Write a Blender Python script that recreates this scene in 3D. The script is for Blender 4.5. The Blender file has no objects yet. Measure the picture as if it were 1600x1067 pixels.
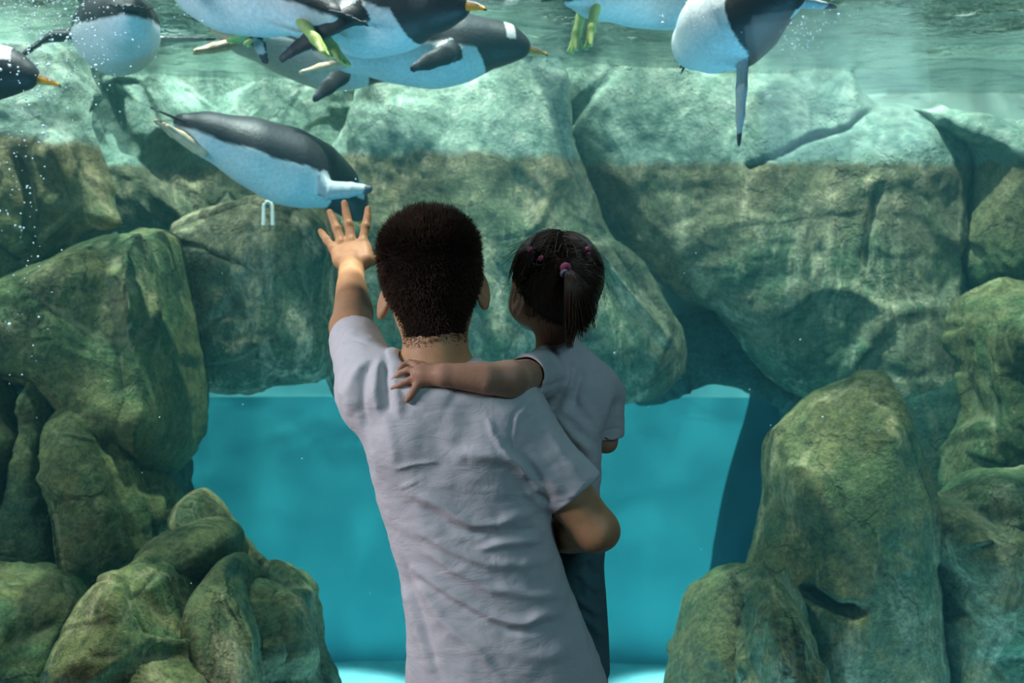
import bpy, math, random
import numpy as np
from mathutils import Vector, Matrix, Euler

# ---------------------------------------------------------------- camera, world, light
SC = bpy.context.scene
COL = SC.collection
FPX, CX, CY, ZC = 1777.8, 800.0, 533.5, 1.51      # focal length in pixels of the 1600x1067 frame, eye height

cam_data = bpy.data.cameras.new('camera')
cam_data.lens = 40.0; cam_data.sensor_width = 36.0
cam_data.clip_start = 0.05; cam_data.clip_end = 100
cam_data.dof.use_dof = True; cam_data.dof.focus_distance = 1.9; cam_data.dof.aperture_fstop = 6.3
cam = bpy.data.objects.new('camera', cam_data); COL.objects.link(cam)
cam.location = (0, 0, ZC); cam.rotation_euler = (math.pi / 2, 0, 0)
SC.camera = cam

world = bpy.data.worlds.new('world'); SC.world = world
world.use_nodes = True
world.node_tree.nodes['Background'].inputs[0].default_value = (0.45, 0.8, 0.9, 1)
world.node_tree.nodes['Background'].inputs[1].default_value = 0.22

SC.view_settings.view_transform = 'Standard'
SC.view_settings.look = 'None'
SC.view_settings.exposure = 0.0
SC.view_settings.gamma = 1.0
SC.view_settings.use_curve_mapping = False
cy = SC.cycles
cy.use_denoising = True
cy.max_bounces = 8; cy.diffuse_bounces = 2; cy.glossy_bounces = 3
cy.transmission_bounces = 4; cy.transparent_max_bounces = 16; cy.volume_bounces = 0
cy.sample_clamp_indirect = 3.0
cy.caustics_reflective = False; cy.caustics_refractive = False

def lamp(kind, name, loc, target, energy, color, size=0.1, size_y=None, spot=None, blend=0.5):
    d = bpy.data.lights.new(name, kind)
    d.energy = energy; d.color = color
    if kind == 'AREA':
        d.shape = 'RECTANGLE'; d.size = size; d.size_y = size_y or size
    else:
        d.shadow_soft_size = size
    if kind == 'SPOT':
        d.spot_size = spot; d.spot_blend = blend
    o = bpy.data.objects.new(name, d); COL.objects.link(o)
    o.location = loc
    o.rotation_euler = (Vector(target) - Vector(loc)).to_track_quat('-Z', 'Y').to_euler()
    return o

WARM = (1.0, 0.93, 0.80)
# overhead floodlights above the water of the exhibit
lamp('SPOT', 'flood_light', (-2.6, 2.9, 6.2), (-1.5, 4.1, 1.8), 1150, WARM, 0.05, spot=1.3, blend=0.8)
lamp('SPOT', 'flood_light', (0.0, 2.8, 6.4), (0.1, 4.3, 2.0), 2500, WARM, 0.05, spot=1.3, blend=0.8)
lamp('SPOT', 'flood_light', (2.9, 2.9, 6.2), (1.8, 4.1, 1.8), 620, WARM, 0.05, spot=1.3, blend=0.8)
# skylight over the front basin and over the rear cavern
lamp('AREA', 'sky_panel', (0, 3.4, 4.4), (0, 3.8, 0), 150, (0.75, 0.93, 1.0), 5.0, 1.0)
lamp('AREA', 'cavern_light', (-0.6, 6.8, 2.3), (-0.6, 6.95, 0), 4.0, (0.70, 0.95, 1.0), 3.2, 0.3)
for x_ in (-1.1, 0.0, 1.1):
    lamp('SPOT', 'cavern_spot', (x_, 6.2, 3.2), (x_, 6.35, -0.5), 3300, (1.0, 0.97, 1.0), 0.08, spot=0.36, blend=0.5)
# unseen blue fill light added low by the glass, washing the rocks and bellies from below
lamp('AREA', 'belly_fill', (0, 2.75, -0.42), (0, 3.5, 2.2), 125, (0.30, 0.66, 1.0), 6.0, 0.25)
# dim lamps of the visitors' hall
lamp('AREA', 'hall_light', (-2.7, 0.95, 2.45), (-0.2, 1.9, 1.25), 60, (0.92, 0.90, 1.0), 1.0, 0.8)
lamp('AREA', 'hall_light', (1.6, -0.6, 2.8), (0.2, 1.9, 1.2), 16, (0.45, 0.85, 1.0), 0.8, 0.8)

# ---------------------------------------------------------------- helpers
def P(px, py, Y):
    "a point of the place seen at pixel (px, py) at depth Y"
    return np.array([(px - CX) / FPX * Y, Y, ZC + (CY - py) / FPX * Y])

def tag(o, label=None, cat=None, group=None, kind=None):
    if label: o['label'] = label
    if cat: o['category'] = cat
    if group: o['group'] = group
    if kind: o['kind'] = kind
    return o

def empty(name, loc=(0, 0, 0)):
    o = bpy.data.objects.new(name, None); COL.objects.link(o); o.location = loc
    o.empty_display_size = 0.05
    return o

def mesh_obj(name, verts, faces, mat=None, parent=None, smooth=True, attrs=None, midx=None):
    """verts (n,3); faces: (m,k) array or list of arrays"""
    me = bpy.data.meshes.new(name)
    verts = np.asarray(verts, dtype=np.float32)
    if isinstance(faces, np.ndarray):
        m, k = faces.shape
        me.vertices.add(len(verts)); me.vertices.foreach_set('co', verts.ravel())
        me.loops.add(m * k); me.loops.foreach_set('vertex_index', faces.ravel().astype(np.int32))
        me.polygons.add(m)
        me.polygons.foreach_set('loop_start', np.arange(0, m * k, k, dtype=np.int32))
        me.update(calc_edges=True)
    else:
        me.from_pydata(verts.tolist(), [], [list(map(int, f)) for f in faces]); me.update()
    me.polygons.foreach_set('use_smooth', np.full(len(me.polygons), bool(smooth)))
    if attrs:
        for an, av in attrs.items():
            a = me.color_attributes.new(an, 'FLOAT_COLOR', 'POINT')
            c = np.ones((len(verts), 4), dtype=np.float32); c[:, :3] = av
            a.data.foreach_set('color', c.ravel())
    mats = mat if isinstance(mat, (list, tuple)) else [mat]
    for mm in mats:
        if mm: me.materials.append(mm)
    if midx is not None: me.polygons.foreach_set('material_index', np.asarray(midx, dtype=np.int32))
    me.validate(); me.update()
    o = bpy.data.objects.new(name, me); COL.objects.link(o)
    if parent is not None:
        o.parent = parent
        o.matrix_parent_inverse = Matrix.Translation(parent.location).inverted() if parent.type == 'EMPTY' else Matrix()
    return o

def box(name, lo, hi, mat, **kw):
    x0, y0, z0 = lo; x1, y1, z1 = hi
    v = [(x0,y0,z0),(x1,y0,z0),(x1,y1,z0),(x0,y1,z0),(x0,y0,z1),(x1,y0,z1),(x1,y1,z1),(x0,y1,z1)]
    f = np.array([(0,3,2,1),(4,5,6,7),(0,1,5,4),(1,2,6,5),(2,3,7,6),(3,0,4,7)])
    return mesh_obj(name, v, f, mat, smooth=False, **kw)

# --- vectorised value noise
def _h(ix, iy, iz, seed):
    n = (ix * 374761393 + iy * 668265263 + iz * 2147483647 + seed * 1274126177) & 0xFFFFFFFF
    n = ((n ^ (n >> 13)) * 1274126177) & 0xFFFFFFFF
    n = ((n ^ (n >> 16)) * 2246822519) & 0xFFFFFFFF
    return ((n ^ (n >> 15)) & 0xFFFFFF) / float(0xFFFFFF)

def vnoise(p, seed=0):
    p = np.asarray(p, dtype=np.float64)
    i = np.floor(p).astype(np.int64); f = p - i; f = f * f * f * (f * (f * 6 - 15) + 10)
    r = 0
    for dx in (0, 1):
        wx = f[..., 0] if dx else 1 - f[..., 0]
        for dy in (0, 1):
            wy = f[..., 1] if dy else 1 - f[..., 1]
            for dz in (0, 1):
                wz = f[..., 2] if dz else 1 - f[..., 2]
                r = r + wx * wy * wz * _h(i[..., 0] + dx, i[..., 1] + dy, i[..., 2] + dz, seed)
    return r * 2 - 1

def fbm(p, oct=4, seed=0, ridged=False):
    a, s, r = 1.0, 1.0, 0
    for o in range(oct):
        n = vnoise(np.asarray(p) * s + o * 17.3, seed + o)
        r = r + a * ((1 - 2 * np.abs(n)) if ridged else n)
        a *= 0.5; s *= 2.03
    return r

def worley(p, seed=0):
    "nearest two feature points: F1, F2, plane offset of the nearest cell"
    p = np.asarray(p, dtype=np.float64); i = np.floor(p).astype(np.int64)
    F1 = np.full(p.shape[0], 9.0); F2 = F1.copy(); pl = np.zeros(p.shape[0])
    for dx in (-1, 0, 1):
        for dy in (-1, 0, 1):
            for dz in (-1, 0, 1):
                c = i + np.array([dx, dy, dz])
                q = [_h(c[:, 0], c[:, 1], c[:, 2], seed + k) for k in range(7)]
                d = p - (c + np.stack(q[:3], 1))
                dist = np.sqrt((d * d).sum(1))
                val = (q[6] - .5) * 1.0 + ((np.stack(q[3:6], 1) - .5) * 2.4 * d).sum(1)
                near = dist < F1
                F2 = np.where(near, F1, np.minimum(F2, dist))
                pl = np.where(near, val, pl); F1 = np.where(near, dist, F1)
    return F1, F2, pl

def vnormals(v, f):
    v = np.asarray(v, float)
    a, b, c = v[f[:, 0]], v[f[:, 1]], v[f[:, 2]]
    n = np.cross(b - a, c - a)
    if f.shape[1] == 4:
        d = v[f[:, 3]]; n = n + np.cross(c - a, d - a)
    N = np.zeros_like(v)
    for k in range(f.shape[1]): np.add.at(N, f[:, k], n)
    return N / (np.linalg.norm(N, axis=1, keepdims=True) + 1e-12)

# --- node material helper
class NT:
    def __init__(s, name):
        s.m = bpy.data.materials.new(name); s.m.use_nodes = True
        s.t = s.m.node_tree; s.t.nodes.clear()
        s.out = s.n('ShaderNodeOutputMaterial')
    def n(s, t, **kw):
        nd = s.t.nodes.new(t)
        for k, v in kw.items():
            if k in ('ins',):
                for a, b in v.items(): nd.inputs[a].default_value = b
            else: setattr(nd, k, v)
        return nd
    def l(s, a, b): s.t.links.new(a, b); return s
    def noise(s, vec, scale, detail=4, rough=0.55, dist=0.0):
        nd = s.n('ShaderNodeTexNoise', ins={'Scale': scale, 'Detail': detail, 'Roughness': rough, 'Distortion': dist})
        s.l(vec, nd.inputs['Vector']); return nd.outputs['Fac']
    def ramp(s, fac, stops):
        nd = s.n('ShaderNodeValToRGB'); r = nd.color_ramp
        r.elements[0].position, r.elements[0].color = stops[0][0], (*stops[0][1], 1)
        r.elements[1].position, r.elements[1].color = stops[-1][0], (*stops[-1][1], 1)
        for p_, c_ in stops[1:-1]:
            e = r.elements.new(p_); e.color = (*c_, 1)
        s.l(fac, nd.inputs['Fac']); return nd.outputs['Color']
    def mix(s, fac, a, b, mode='MIX'):
        nd = s.n('ShaderNodeMix', data_type='RGBA', blend_type=mode)
        for sock, v in ((nd.inputs[0], fac), (nd.inputs[6], a), (nd.inputs[7], b)):
            if hasattr(v, 'is_output'): s.l(v, sock)
            elif isinstance(v, (int, float)): sock.default_value = v
            else: sock.default_value = (*v, 1)
        return nd.outputs[2]
    def math(s, op, a, b=None, clamp=False):
        nd = s.n('ShaderNodeMath', operation=op, use_clamp=clamp)
        for i, v in enumerate((a, b)):
            if v is None: continue
            if hasattr(v, 'is_output'): s.l(v, nd.inputs[i])
            else: nd.inputs[i].default_value = v
        return nd.outputs[0]
    def bsdf(s, color, rough=0.7, spec=0.3, normal=None, **ins):
        b = s.n('ShaderNodeBsdfPrincipled')
        for k, v in (('Base Color', color), ('Roughness', rough), ('Specular IOR Level', spec)):
            if hasattr(v, 'is_output'): s.l(v, b.inputs[k])
            elif isinstance(v, tuple): b.inputs[k].default_value = (*v, 1)
            else: b.inputs[k].default_value = v
        for k, v in ins.items():
            k = k.replace('_', ' ')
            b.inputs[k].default_value = v
        if normal is not None: s.l(normal, b.inputs['Normal'])
        s.l(b.outputs[0], s.out.inputs['Surface']); return b
    def bump(s, h, dist=0.01, strength=1.0, prev=None):
        nd = s.n('ShaderNodeBump', ins={'Distance': dist, 'Strength': strength})
        s.l(h, nd.inputs['Height'])
        if prev is not None: s.l(prev, nd.inputs['Normal'])
        return nd.outputs[0]
    def pos(s, scale=(1, 1, 1), rot=(0, 0, 0)):
        g = s.n('ShaderNodeNewGeometry'); mp = s.n('ShaderNodeMapping')
        mp.inputs['Scale'].default_value = scale; mp.inputs['Rotation'].default_value = rot
        s.l(g.outputs['Position'], mp.inputs['Vector']); return mp.outputs[0]

def simple(name, color, rough=0.7, spec=0.3, nscale=0, namp=0.15, bump=0, **ins):
    t = NT(name); c = color; nrm = None
    if nscale:
        f = t.noise(t.pos(), nscale, 4)
        c = t.ramp(f, [(0.3, tuple(x * (1 - namp) for x in color)), (0.7, tuple(min(1, x * (1 + namp)) for x in color))])
        if bump: nrm = t.bump(f, bump)
    t.bsdf(c, rough, spec, nrm, **ins); return t.m

# ---------------------------------------------------------------- materials of the setting
def rock_material(name, base, green, tan, deep, streak=1.0, pale=True, tanamt=0.55, seed=0.0):
    t = NT(name)
    p = t.pos()
    off = t.n('ShaderNodeVectorMath', operation='ADD'); t.l(p, off.inputs[0]); off.inputs[1].default_value = (seed, seed * 1.7, seed * 0.3)
    p = off.outputs[0]
    ps = t.pos(scale=(1.0, 1.0, 0.32))
    n1 = t.noise(p, 2.2, 5, 0.62, 0.6)
    c = t.ramp(n1, [(0.30, deep), (0.45, green), (0.56, base), (0.68, green)])
    n2 = t.noise(ps, 5.5 * streak, 6, 0.68, 0.8)
    m2 = t.ramp(n2, [(tanamt, (0, 0, 0)), (tanamt + 0.16, (1, 1, 1))])
    c = t.mix(t.math('MULTIPLY', m2, 0.9), c, tan)
    n3 = t.noise(p, 30, 5, 0.75)
    sp = t.ramp(n3, [(0.25, (0.35, 0.38, 0.38)), (0.5, (1, 1, 1)), (0.75, (1.7, 1.6, 1.4))])
    c = t.mix(1.0, c, sp, 'MULTIPLY')
    dn = t.n('ShaderNodeTexNoise', ins={'Scale': 3.0, 'Detail': 5.0, 'Roughness': 0.6}); t.l(p, dn.inputs['Vector'])
    dv = t.n('ShaderNodeVectorMath', operation='SCALE'); t.l(dn.outputs['Color'], dv.inputs[0]); dv.inputs['Scale'].default_value = 0.55
    da = t.n('ShaderNodeVectorMath', operation='ADD'); t.l(p, da.inputs[0]); t.l(dv.outputs[0], da.inputs[1])
    vo = t.n('ShaderNodeTexVoronoi', feature='DISTANCE_TO_EDGE', ins={'Scale': 1.9}); t.l(da.outputs[0], vo.inputs['Vector'])
    cm = t.math('DIVIDE', vo.outputs['Distance'], 0.016, clamp=True)
    gate = t.math('MULTIPLY', t.math('SUBTRACT', t.noise(p, 1.7, 3), 0.46), 6, clamp=True)
    cm = t.math('MAXIMUM', cm, gate)
    c = t.mix(t.math('MULTIPLY', t.math('SUBTRACT', 1.0, cm), 0.4), c, tuple(x * 0.4 for x in deep))
    n4 = t.noise(p, 85, 6, 0.7)
    c = t.mix(1.0, c, t.ramp(n4, [(0.3, (0.6, 0.62, 0.62)), (0.7, (1.4, 1.38, 1.3))]), 'MULTIPLY')
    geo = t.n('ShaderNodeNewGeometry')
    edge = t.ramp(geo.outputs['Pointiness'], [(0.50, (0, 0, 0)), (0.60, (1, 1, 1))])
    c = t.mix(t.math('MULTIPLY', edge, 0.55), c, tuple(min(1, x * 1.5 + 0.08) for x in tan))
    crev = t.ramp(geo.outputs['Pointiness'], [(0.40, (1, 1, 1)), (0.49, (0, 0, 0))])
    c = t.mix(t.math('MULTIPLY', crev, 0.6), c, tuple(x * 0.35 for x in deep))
    if pale:   # algae stops just under the waterline, bare washed stone above
        sep = t.n('ShaderNodeSeparateXYZ'); t.l(geo.outputs['Position'], sep.inputs[0])
        z = t.math('ADD', sep.outputs['Z'], t.math('MULTIPLY', t.math('SUBTRACT', t.noise(p, 7, 4), 0.5), 0.09))
        up = t.math('DIVIDE', t.math('SUBTRACT', z, 2.165), 0.03, clamp=True)
        pn = t.noise(p, 9, 6, 0.7, 1.0)
        pc = t.ramp(pn, [(0.3, (0.16, 0.25, 0.20)), (0.5, (0.34, 0.44, 0.35)), (0.68, (0.62, 0.66, 0.54))])
        pc = t.mix(0.6, pc, sp, 'MULTIPLY')
        brown = t.math('MULTIPLY', t.math('DIVIDE', t.math('SUBTRACT', z, 1.78), 0.40, clamp=True), 0.55)
        c = t.mix(brown, c, t.mix(1.0, t.mix(n2, (0.13, 0.085, 0.045), (0.42, 0.30, 0.18)), sp, 'MULTIPLY'))
        c = t.mix(up, c, pc)
    b = t.bump(n2, 0.03, 0.5)
    b = t.bump(n3, 0.016, 0.8, b); b = t.bump(cm, 0.008, 0.6, b); b = t.bump(n4, 0.008, 0.8, b)
    t.bsdf(c, 0.85, 0.2, b)
    return t.m

BASE, GREEN, TAN, DEEP = (0.24, 0.215, 0.10), (0.13, 0.18, 0.085), (0.64, 0.50, 0.30), (0.035, 0.075, 0.05)
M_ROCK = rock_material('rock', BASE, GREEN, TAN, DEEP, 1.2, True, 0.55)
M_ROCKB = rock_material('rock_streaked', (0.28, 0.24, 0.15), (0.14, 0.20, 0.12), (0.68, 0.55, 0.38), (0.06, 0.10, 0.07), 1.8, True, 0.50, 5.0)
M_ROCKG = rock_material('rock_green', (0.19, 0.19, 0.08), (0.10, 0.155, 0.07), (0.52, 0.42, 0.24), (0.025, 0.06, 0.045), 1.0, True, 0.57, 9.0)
M_ROCKD = rock_material('rock_cleft_shade', (0.06, 0.085, 0.05), (0.03, 0.07, 0.05), (0.15, 0.14, 0.09), (0.012, 0.03, 0.025), 1.0, False, 0.62, 2.0)
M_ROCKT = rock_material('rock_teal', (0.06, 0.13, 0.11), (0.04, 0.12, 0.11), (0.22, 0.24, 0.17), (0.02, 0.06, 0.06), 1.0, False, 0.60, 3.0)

# ---------------------------------------------------------------- setting
FLOOR_T, SURF = -0.5, 2.54
M_BLUE = simple('blue_paint', (0.11, 0.43, 0.50), 0.6, 0.2, 3.0, 0.03)
M_LITTOP = simple('lit_wall_top', (0.55, 0.78, 0.80), 0.6, 0.2, 3.0, 0.1)  # upper cavern wall coloured paler to stand in for stronger light there
M_DARK = simple('dark_hall', (0.035, 0.035, 0.045), 0.8, 0.2, 6, 0.2)
M_CONC = simple('washed_concrete', (0.50, 0.56, 0.48), 0.8, 0.2, 2.5, 0.35)
M_SAND = simple('pale_sand', (0.85, 0.92, 0.90), 0.8, 0.2, 9, 0.15, 0.01)

def struct(o): return tag(o, kind='structure')
struct(box('floor', (-4.5, -2.5, -0.1), (4.5, 2.44, 0.0), simple('hall_floor', (0.05, 0.05, 0.06), 0.35, 0.5, 3, 0.2)))
struct(box('ceiling', (-4.5, -2.5, 3.1), (4.5, 2.44, 3.2), M_DARK))
struct(box('wall_rear', (-4.5, -2.6, 0.0), (4.5, -2.5, 3.1), M_DARK))
struct(box('wall_left', (-4.6, -2.6, 0.0), (-4.5, 2.44, 3.1), M_DARK))
struct(box('wall_right', (4.5, -2.6, 0.0), (4.6, 2.44, 3.1), M_DARK))
struct(box('floor_basin', (-5, 2.4, FLOOR_T - 0.1), (5, 8.2, FLOOR_T), M_SAND))
# the rear cavern: a curved painted shell
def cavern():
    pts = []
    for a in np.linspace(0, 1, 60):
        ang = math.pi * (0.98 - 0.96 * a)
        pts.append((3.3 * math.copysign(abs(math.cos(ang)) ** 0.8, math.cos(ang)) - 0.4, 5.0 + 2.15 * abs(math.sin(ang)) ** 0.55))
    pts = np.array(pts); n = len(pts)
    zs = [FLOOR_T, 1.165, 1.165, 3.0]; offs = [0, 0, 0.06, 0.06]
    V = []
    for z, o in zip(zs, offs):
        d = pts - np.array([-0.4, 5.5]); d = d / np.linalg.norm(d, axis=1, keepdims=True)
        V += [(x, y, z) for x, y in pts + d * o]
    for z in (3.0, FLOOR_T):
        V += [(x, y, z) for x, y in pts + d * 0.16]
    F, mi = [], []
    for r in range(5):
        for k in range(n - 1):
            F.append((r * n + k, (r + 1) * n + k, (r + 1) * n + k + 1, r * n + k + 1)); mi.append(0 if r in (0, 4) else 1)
    o = mesh_obj('wall_back', V, np.array(F), [M_BLUE, M_LITTOP], smooth=False, midx=mi)
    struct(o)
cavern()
struct(box('wall_upper', (-5, 4.78, 1.45), (5, 4.95, 3.0), M_CONC))
struct(box('wall_basin_left', (-4.6, 2.56, FLOOR_T), (-4.45, 8, 3.0), M_CONC))
struct(box('wall_basin_right', (4.45, 2.56, FLOOR_T), (4.6, 8, 3.0), M_CONC))

# viewing pane
t = NT('pane_glass')
tr = t.n('ShaderNodeBsdfTransparent'); tr.inputs[0].default_value = (0.97, 0.99, 1.0, 1)
gl = t.n('ShaderNodeBsdfGlossy'); gl.inputs['Roughness'].default_value = 0.02
fr = t.n('ShaderNodeFresnel'); fr.inputs[0].default_value = 1.2
mx = t.n('ShaderNodeMixShader'); t.l(fr.outputs[0], mx.inputs[0]); t.l(tr.outputs[0], mx.inputs[1]); t.l(gl.outputs[0], mx.inputs[2])
t.l(mx.outputs[0], t.out.inputs['Surface'])
pane = struct(box('window_1', (-4.5, 2.46, FLOOR_T), (4.5, 2.54, 3.0), t.m))

# water body
t = NT('water_body')
ab = t.n('ShaderNodeVolumeAbsorption'); ab.inputs['Color'].default_value = (0.0, 0.74, 0.76, 1); ab.inputs['Density'].default_value = 0.27
scn = t.n('ShaderNodeVolumeScatter'); scn.inputs['Color'].default_value = (0.25, 0.85, 0.95, 1); scn.inputs['Density'].default_value = 0.045
scn.inputs['Anisotropy'].default_value = 0.2
ad = t.n('ShaderNodeAddShader'); t.l(ab.outputs[0], ad.inputs[0]); t.l(scn.outputs[0], ad.inputs[1])
t.l(ad.outputs[0], t.out.inputs['Volume'])
wb = box('water', (-4.44, 2.545, FLOOR_T + 0.002), (4.44, 7.9, SURF + 0.1), t.m)
tag(wb, 'clear teal water filling the penguin basin behind the glass', 'water', kind='stuff')

# rippled water surface seen from below: a mirror at grazing angles, a window overhead
def surface():
    nx, ny = 420, 330
    xs = np.linspace(-4.44, 4.44, nx); ys = np.linspace(2.56, 7.9, ny)
    X, Y = np.meshgrid(xs, ys); p = np.stack([X.ravel(), Y.ravel(), 0 * X.ravel()], 1)
    z = 0.020 * fbm(p * [1.3, 3.0, 1], 3, 3) + 0.010 * fbm(p * [5, 10, 1], 2, 8)
    spl = np.exp(-((p[:, 0] - 0.75) ** 2 + (p[:, 1] - 3.3) ** 2) / 0.12) + 0.8 * np.exp(-((p[:, 0] + 1.3) ** 2 + (p[:, 1] - 3.2) ** 2) / 0.15)
    z += 0.02 * spl * fbm(p * [14, 18, 1], 3, 5)
    p[:, 2] = SURF + z
    i = np.arange(nx * ny).reshape(ny, nx)
    F = np.stack([i[:-1, :-1].ravel(), i[:-1, 1:].ravel(), i[1:, 1:].ravel(), i[1:, :-1].ravel()], 1)
    t = NT('water_surface')
    fr = t.n('ShaderNodeFresnel'); fr.inputs[0].default_value = 1.33
    b = t.bump(t.noise(t.pos(scale=(1, 1.8, 1)), 16, 4, 0.6, 0.4), 0.010, 1.0)
    t.l(b, fr.inputs['Normal'])
    tr = t.n('ShaderNodeBsdfTransparent')
    # cell pattern in the transparency colour stands in for light focused by ripples
    wv = t.pos()
    ds = t.n('ShaderNodeTexNoise', ins={'Scale': 2.5, 'Detail': 2.0}); t.l(wv, ds.inputs['Vector'])
    sc_ = t.n('ShaderNodeVectorMath', operation='SCALE'); t.l(ds.outputs['Color'], sc_.inputs[0]); sc_.inputs['Scale'].default_value = 0.22
    av = t.n('ShaderNodeVectorMath', operation='ADD'); t.l(wv, av.inputs[0]); t.l(sc_.outputs[0], av.inputs[1])
    vo = t.n('ShaderNodeTexVoronoi', feature='SMOOTH_F1', ins={'Scale': 6.5, 'Smoothness': 0.6}); t.l(av.outputs[0], vo.inputs['Vector'])
    cc = t.ramp(vo.outputs['Distance'], [(0.15, (0.42, 0.42, 0.42)), (0.5, (0.62, 0.62, 0.62)), (0.72, (1, 1, 1))])
    t.l(cc, tr.inputs['Color'])
    gl = t.n('ShaderNodeBsdfGlossy'); gl.inputs['Roughness'].default_value = 0.03; t.l(b, gl.inputs['Normal'])
    gl.inputs['Color'].default_value = (0.62, 0.68, 0.68, 1)
    mx = t.n('ShaderNodeMixShader'); t.l(fr.outputs[0], mx.inputs[0]); t.l(tr.outputs[0], mx.inputs[1]); t.l(gl.outputs[0], mx.inputs[2])
    t.l(mx.outputs[0], t.out.inputs['Surface'])
    o = mesh_obj('water_surface', p, F, t.m)
    tag(o, 'rippled silvery underside of the water along the top of the view', 'water surface', kind='stuff')
surface()
# ---------------------------------------------------------------- rocks
def smooth_poly(pts, n):
    "closed outline resampled evenly and slightly rounded"
    p = np.array(pts, float)
    for _ in range(2):                       # corner cutting
        q = np.roll(p, -1, 0); p = np.stack([p * 0.82 + q * 0.18, p * 0.18 + q * 0.82], 1).reshape(-1, 2)
    q = np.vstack([p, p[:1]]); s = np.r_[0, np.cumsum(np.linalg.norm(np.diff(q, axis=0), axis=1))]
    u = np.linspace(0, s[-1], n, endpoint=False)
    return np.stack([np.interp(u, s, q[:, 0]), np.interp(u, s, q[:, 1])], 1)

def seg_dist(x, y, line):
    "distance to a polyline and the position along it (0-1)"
    best = np.full(x.shape, 1e9); al = np.zeros(x.shape); L = 0; tot = sum(math.dist(a, b) for a, b in zip(line, line[1:]))
    for a, b in zip(line, line[1:]):
        d = np.array(b, float) - a; l = np.linalg.norm(d)
        t = np.clip(((x - a[0]) * d[0] + (y - a[1]) * d[1]) / (l * l), 0, 1)
        dd = np.hypot(x - a[0] - t * d[0], y - a[1] - t * d[1])
        near = dd < best
        best = np.where(near, dd, best); al = np.where(near, (L + t * l) / tot, al); L += l
    return best, al

def rock(poly, D, T, label, mat=None, seed=1, centre=None, ridges=(), grooves=(), bumps=(), back=None, facet=1.0, rough=1.0, expo=2.7, n=300, m=90, name='boulder', tilt=0.0):
    b = smooth_poly(poly, n)
    c = np.array(centre, float) if centre else b.mean(0)
    k = D / FPX
    back = T * 0.8 if back is None else back
    bx, bz = (b[:, 0] - c[0]) * k, -(b[:, 1] - c[1]) * k
    V = []
    for side, TT, mm in ((-1, T, m), (1, back, m // 4)):
        ph = np.linspace(0, math.pi / 2, mm + 1)
        ph = ph[:-1] if side == 1 else ph
        rings = ph[1:]                          # centre vertex apart
        for a in rings:
            tt = math.sin(a) ** (2 / expo); dp = TT * math.cos(a) ** (2 / expo)
            V.append(np.stack([bx * tt, np.full(n, side * dp), bz * tt], 1))
    front, rear = m, m // 4 - 1
    V = np.vstack(V)
    nf = front * n
    V = np.vstack([V, [[0, -T, 0], [0, back, 0]]])
    cf, cb = len(V) - 2, len(V) - 1
    F, ar = [], np.arange(n); ar1 = (ar + 1) % n
    for r in range(front - 1):
        F.append(np.stack([r * n + ar, (r + 1) * n + ar, (r + 1) * n + ar1, r * n + ar1], 1))
    off = nf
    for r in range(rear - 1):
        F.append(np.stack([off + r * n + ar, off + r * n + ar1, off + (r + 1) * n + ar1, off + (r + 1) * n + ar], 1))
    F.append(np.stack([(front - 1) * n + ar, off + (rear - 1) * n + ar, off + (rear - 1) * n + ar1, (front - 1) * n + ar1], 1))
    F = np.vstack(F)
    # centre fans as quads (doubling up every second spoke)
    e = ar[::2]
    F = np.vstack([F, np.stack([np.full(len(e), cf), e, (e + 1) % n, (e + 2) % n], 1),
                   np.stack([np.full(len(e), cb), off + (e + 2) % n, off + (e + 1) % n, off + e], 1)])
    base = P(c[0], c[1], D)
    W = V + base
    # slope: lean the face so that lower parts stand nearer the glass
    W[:, 1] += tilt * V[:, 2]
    # screenward features, given along the picture lines of the face
    fx = c[0] + V[:, 0] / k; fy = c[1] - V[:, 2] / k
    fr = np.clip(-V[:, 1] / max(T, 1e-6), 0, 1) ** 0.5
    dy = np.zeros(len(W))
    for ln, w, h in ridges:
        d, _ = seg_dist(fx, fy, ln); dy -= h * np.clip(1 - d / w, 0, 1)
    for ln, w, h in grooves:
        d, al = seg_dist(fx + 6 * vnoise(W * 9, 3), fy + 6 * vnoise(W * 9, 4), ln); dy += h * np.exp(-(d / w) ** 2) * np.clip(4 * (1.05 - al), 0, 1)
    for (ux, uy, rx, ry, h) in bumps:
        dy -= h * np.exp(-((fx - ux) / rx) ** 2 - ((fy - uy) / ry) ** 2)
    W[:, 1] += dy * fr
    N = vnormals(W, F)
    ws = W + 0.10 * np.stack([vnoise(W * 3, seed), vnoise(W * 3, seed + 1), vnoise(W * 3, seed + 2)], 1)
    F1, F2, pl = worley(ws * 2.1 + seed * 3.1, seed)
    bd = np.clip((F2 - F1) / 0.16, 0, 1); bd = bd * bd * (3 - 2 * bd)
    disp = facet * 0.050 * pl * bd - facet * 0.014 * (1 - bd)
    F1, F2, pl = worley(ws * 6.0 + seed, seed + 9)
    bd = np.clip((F2 - F1) / 0.15, 0, 1); bd = bd * bd * (3 - 2 * bd)
    disp += facet * 0.012 * pl * bd
    disp += rough * (0.013 * fbm(W * 2.6, 4, seed) + 0.006 * fbm(W * 9, 4, seed + 5, True) * (0.6 + 0.8 * vnoise(W * 2, seed + 3)))
    W = W + N * disp[:, None]
    o = mesh_obj(name, W - base, F, mat or M_ROCK)
    o.location = base
    tag(o, label, 'rock')
    return o

BOT = 1320
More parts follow.
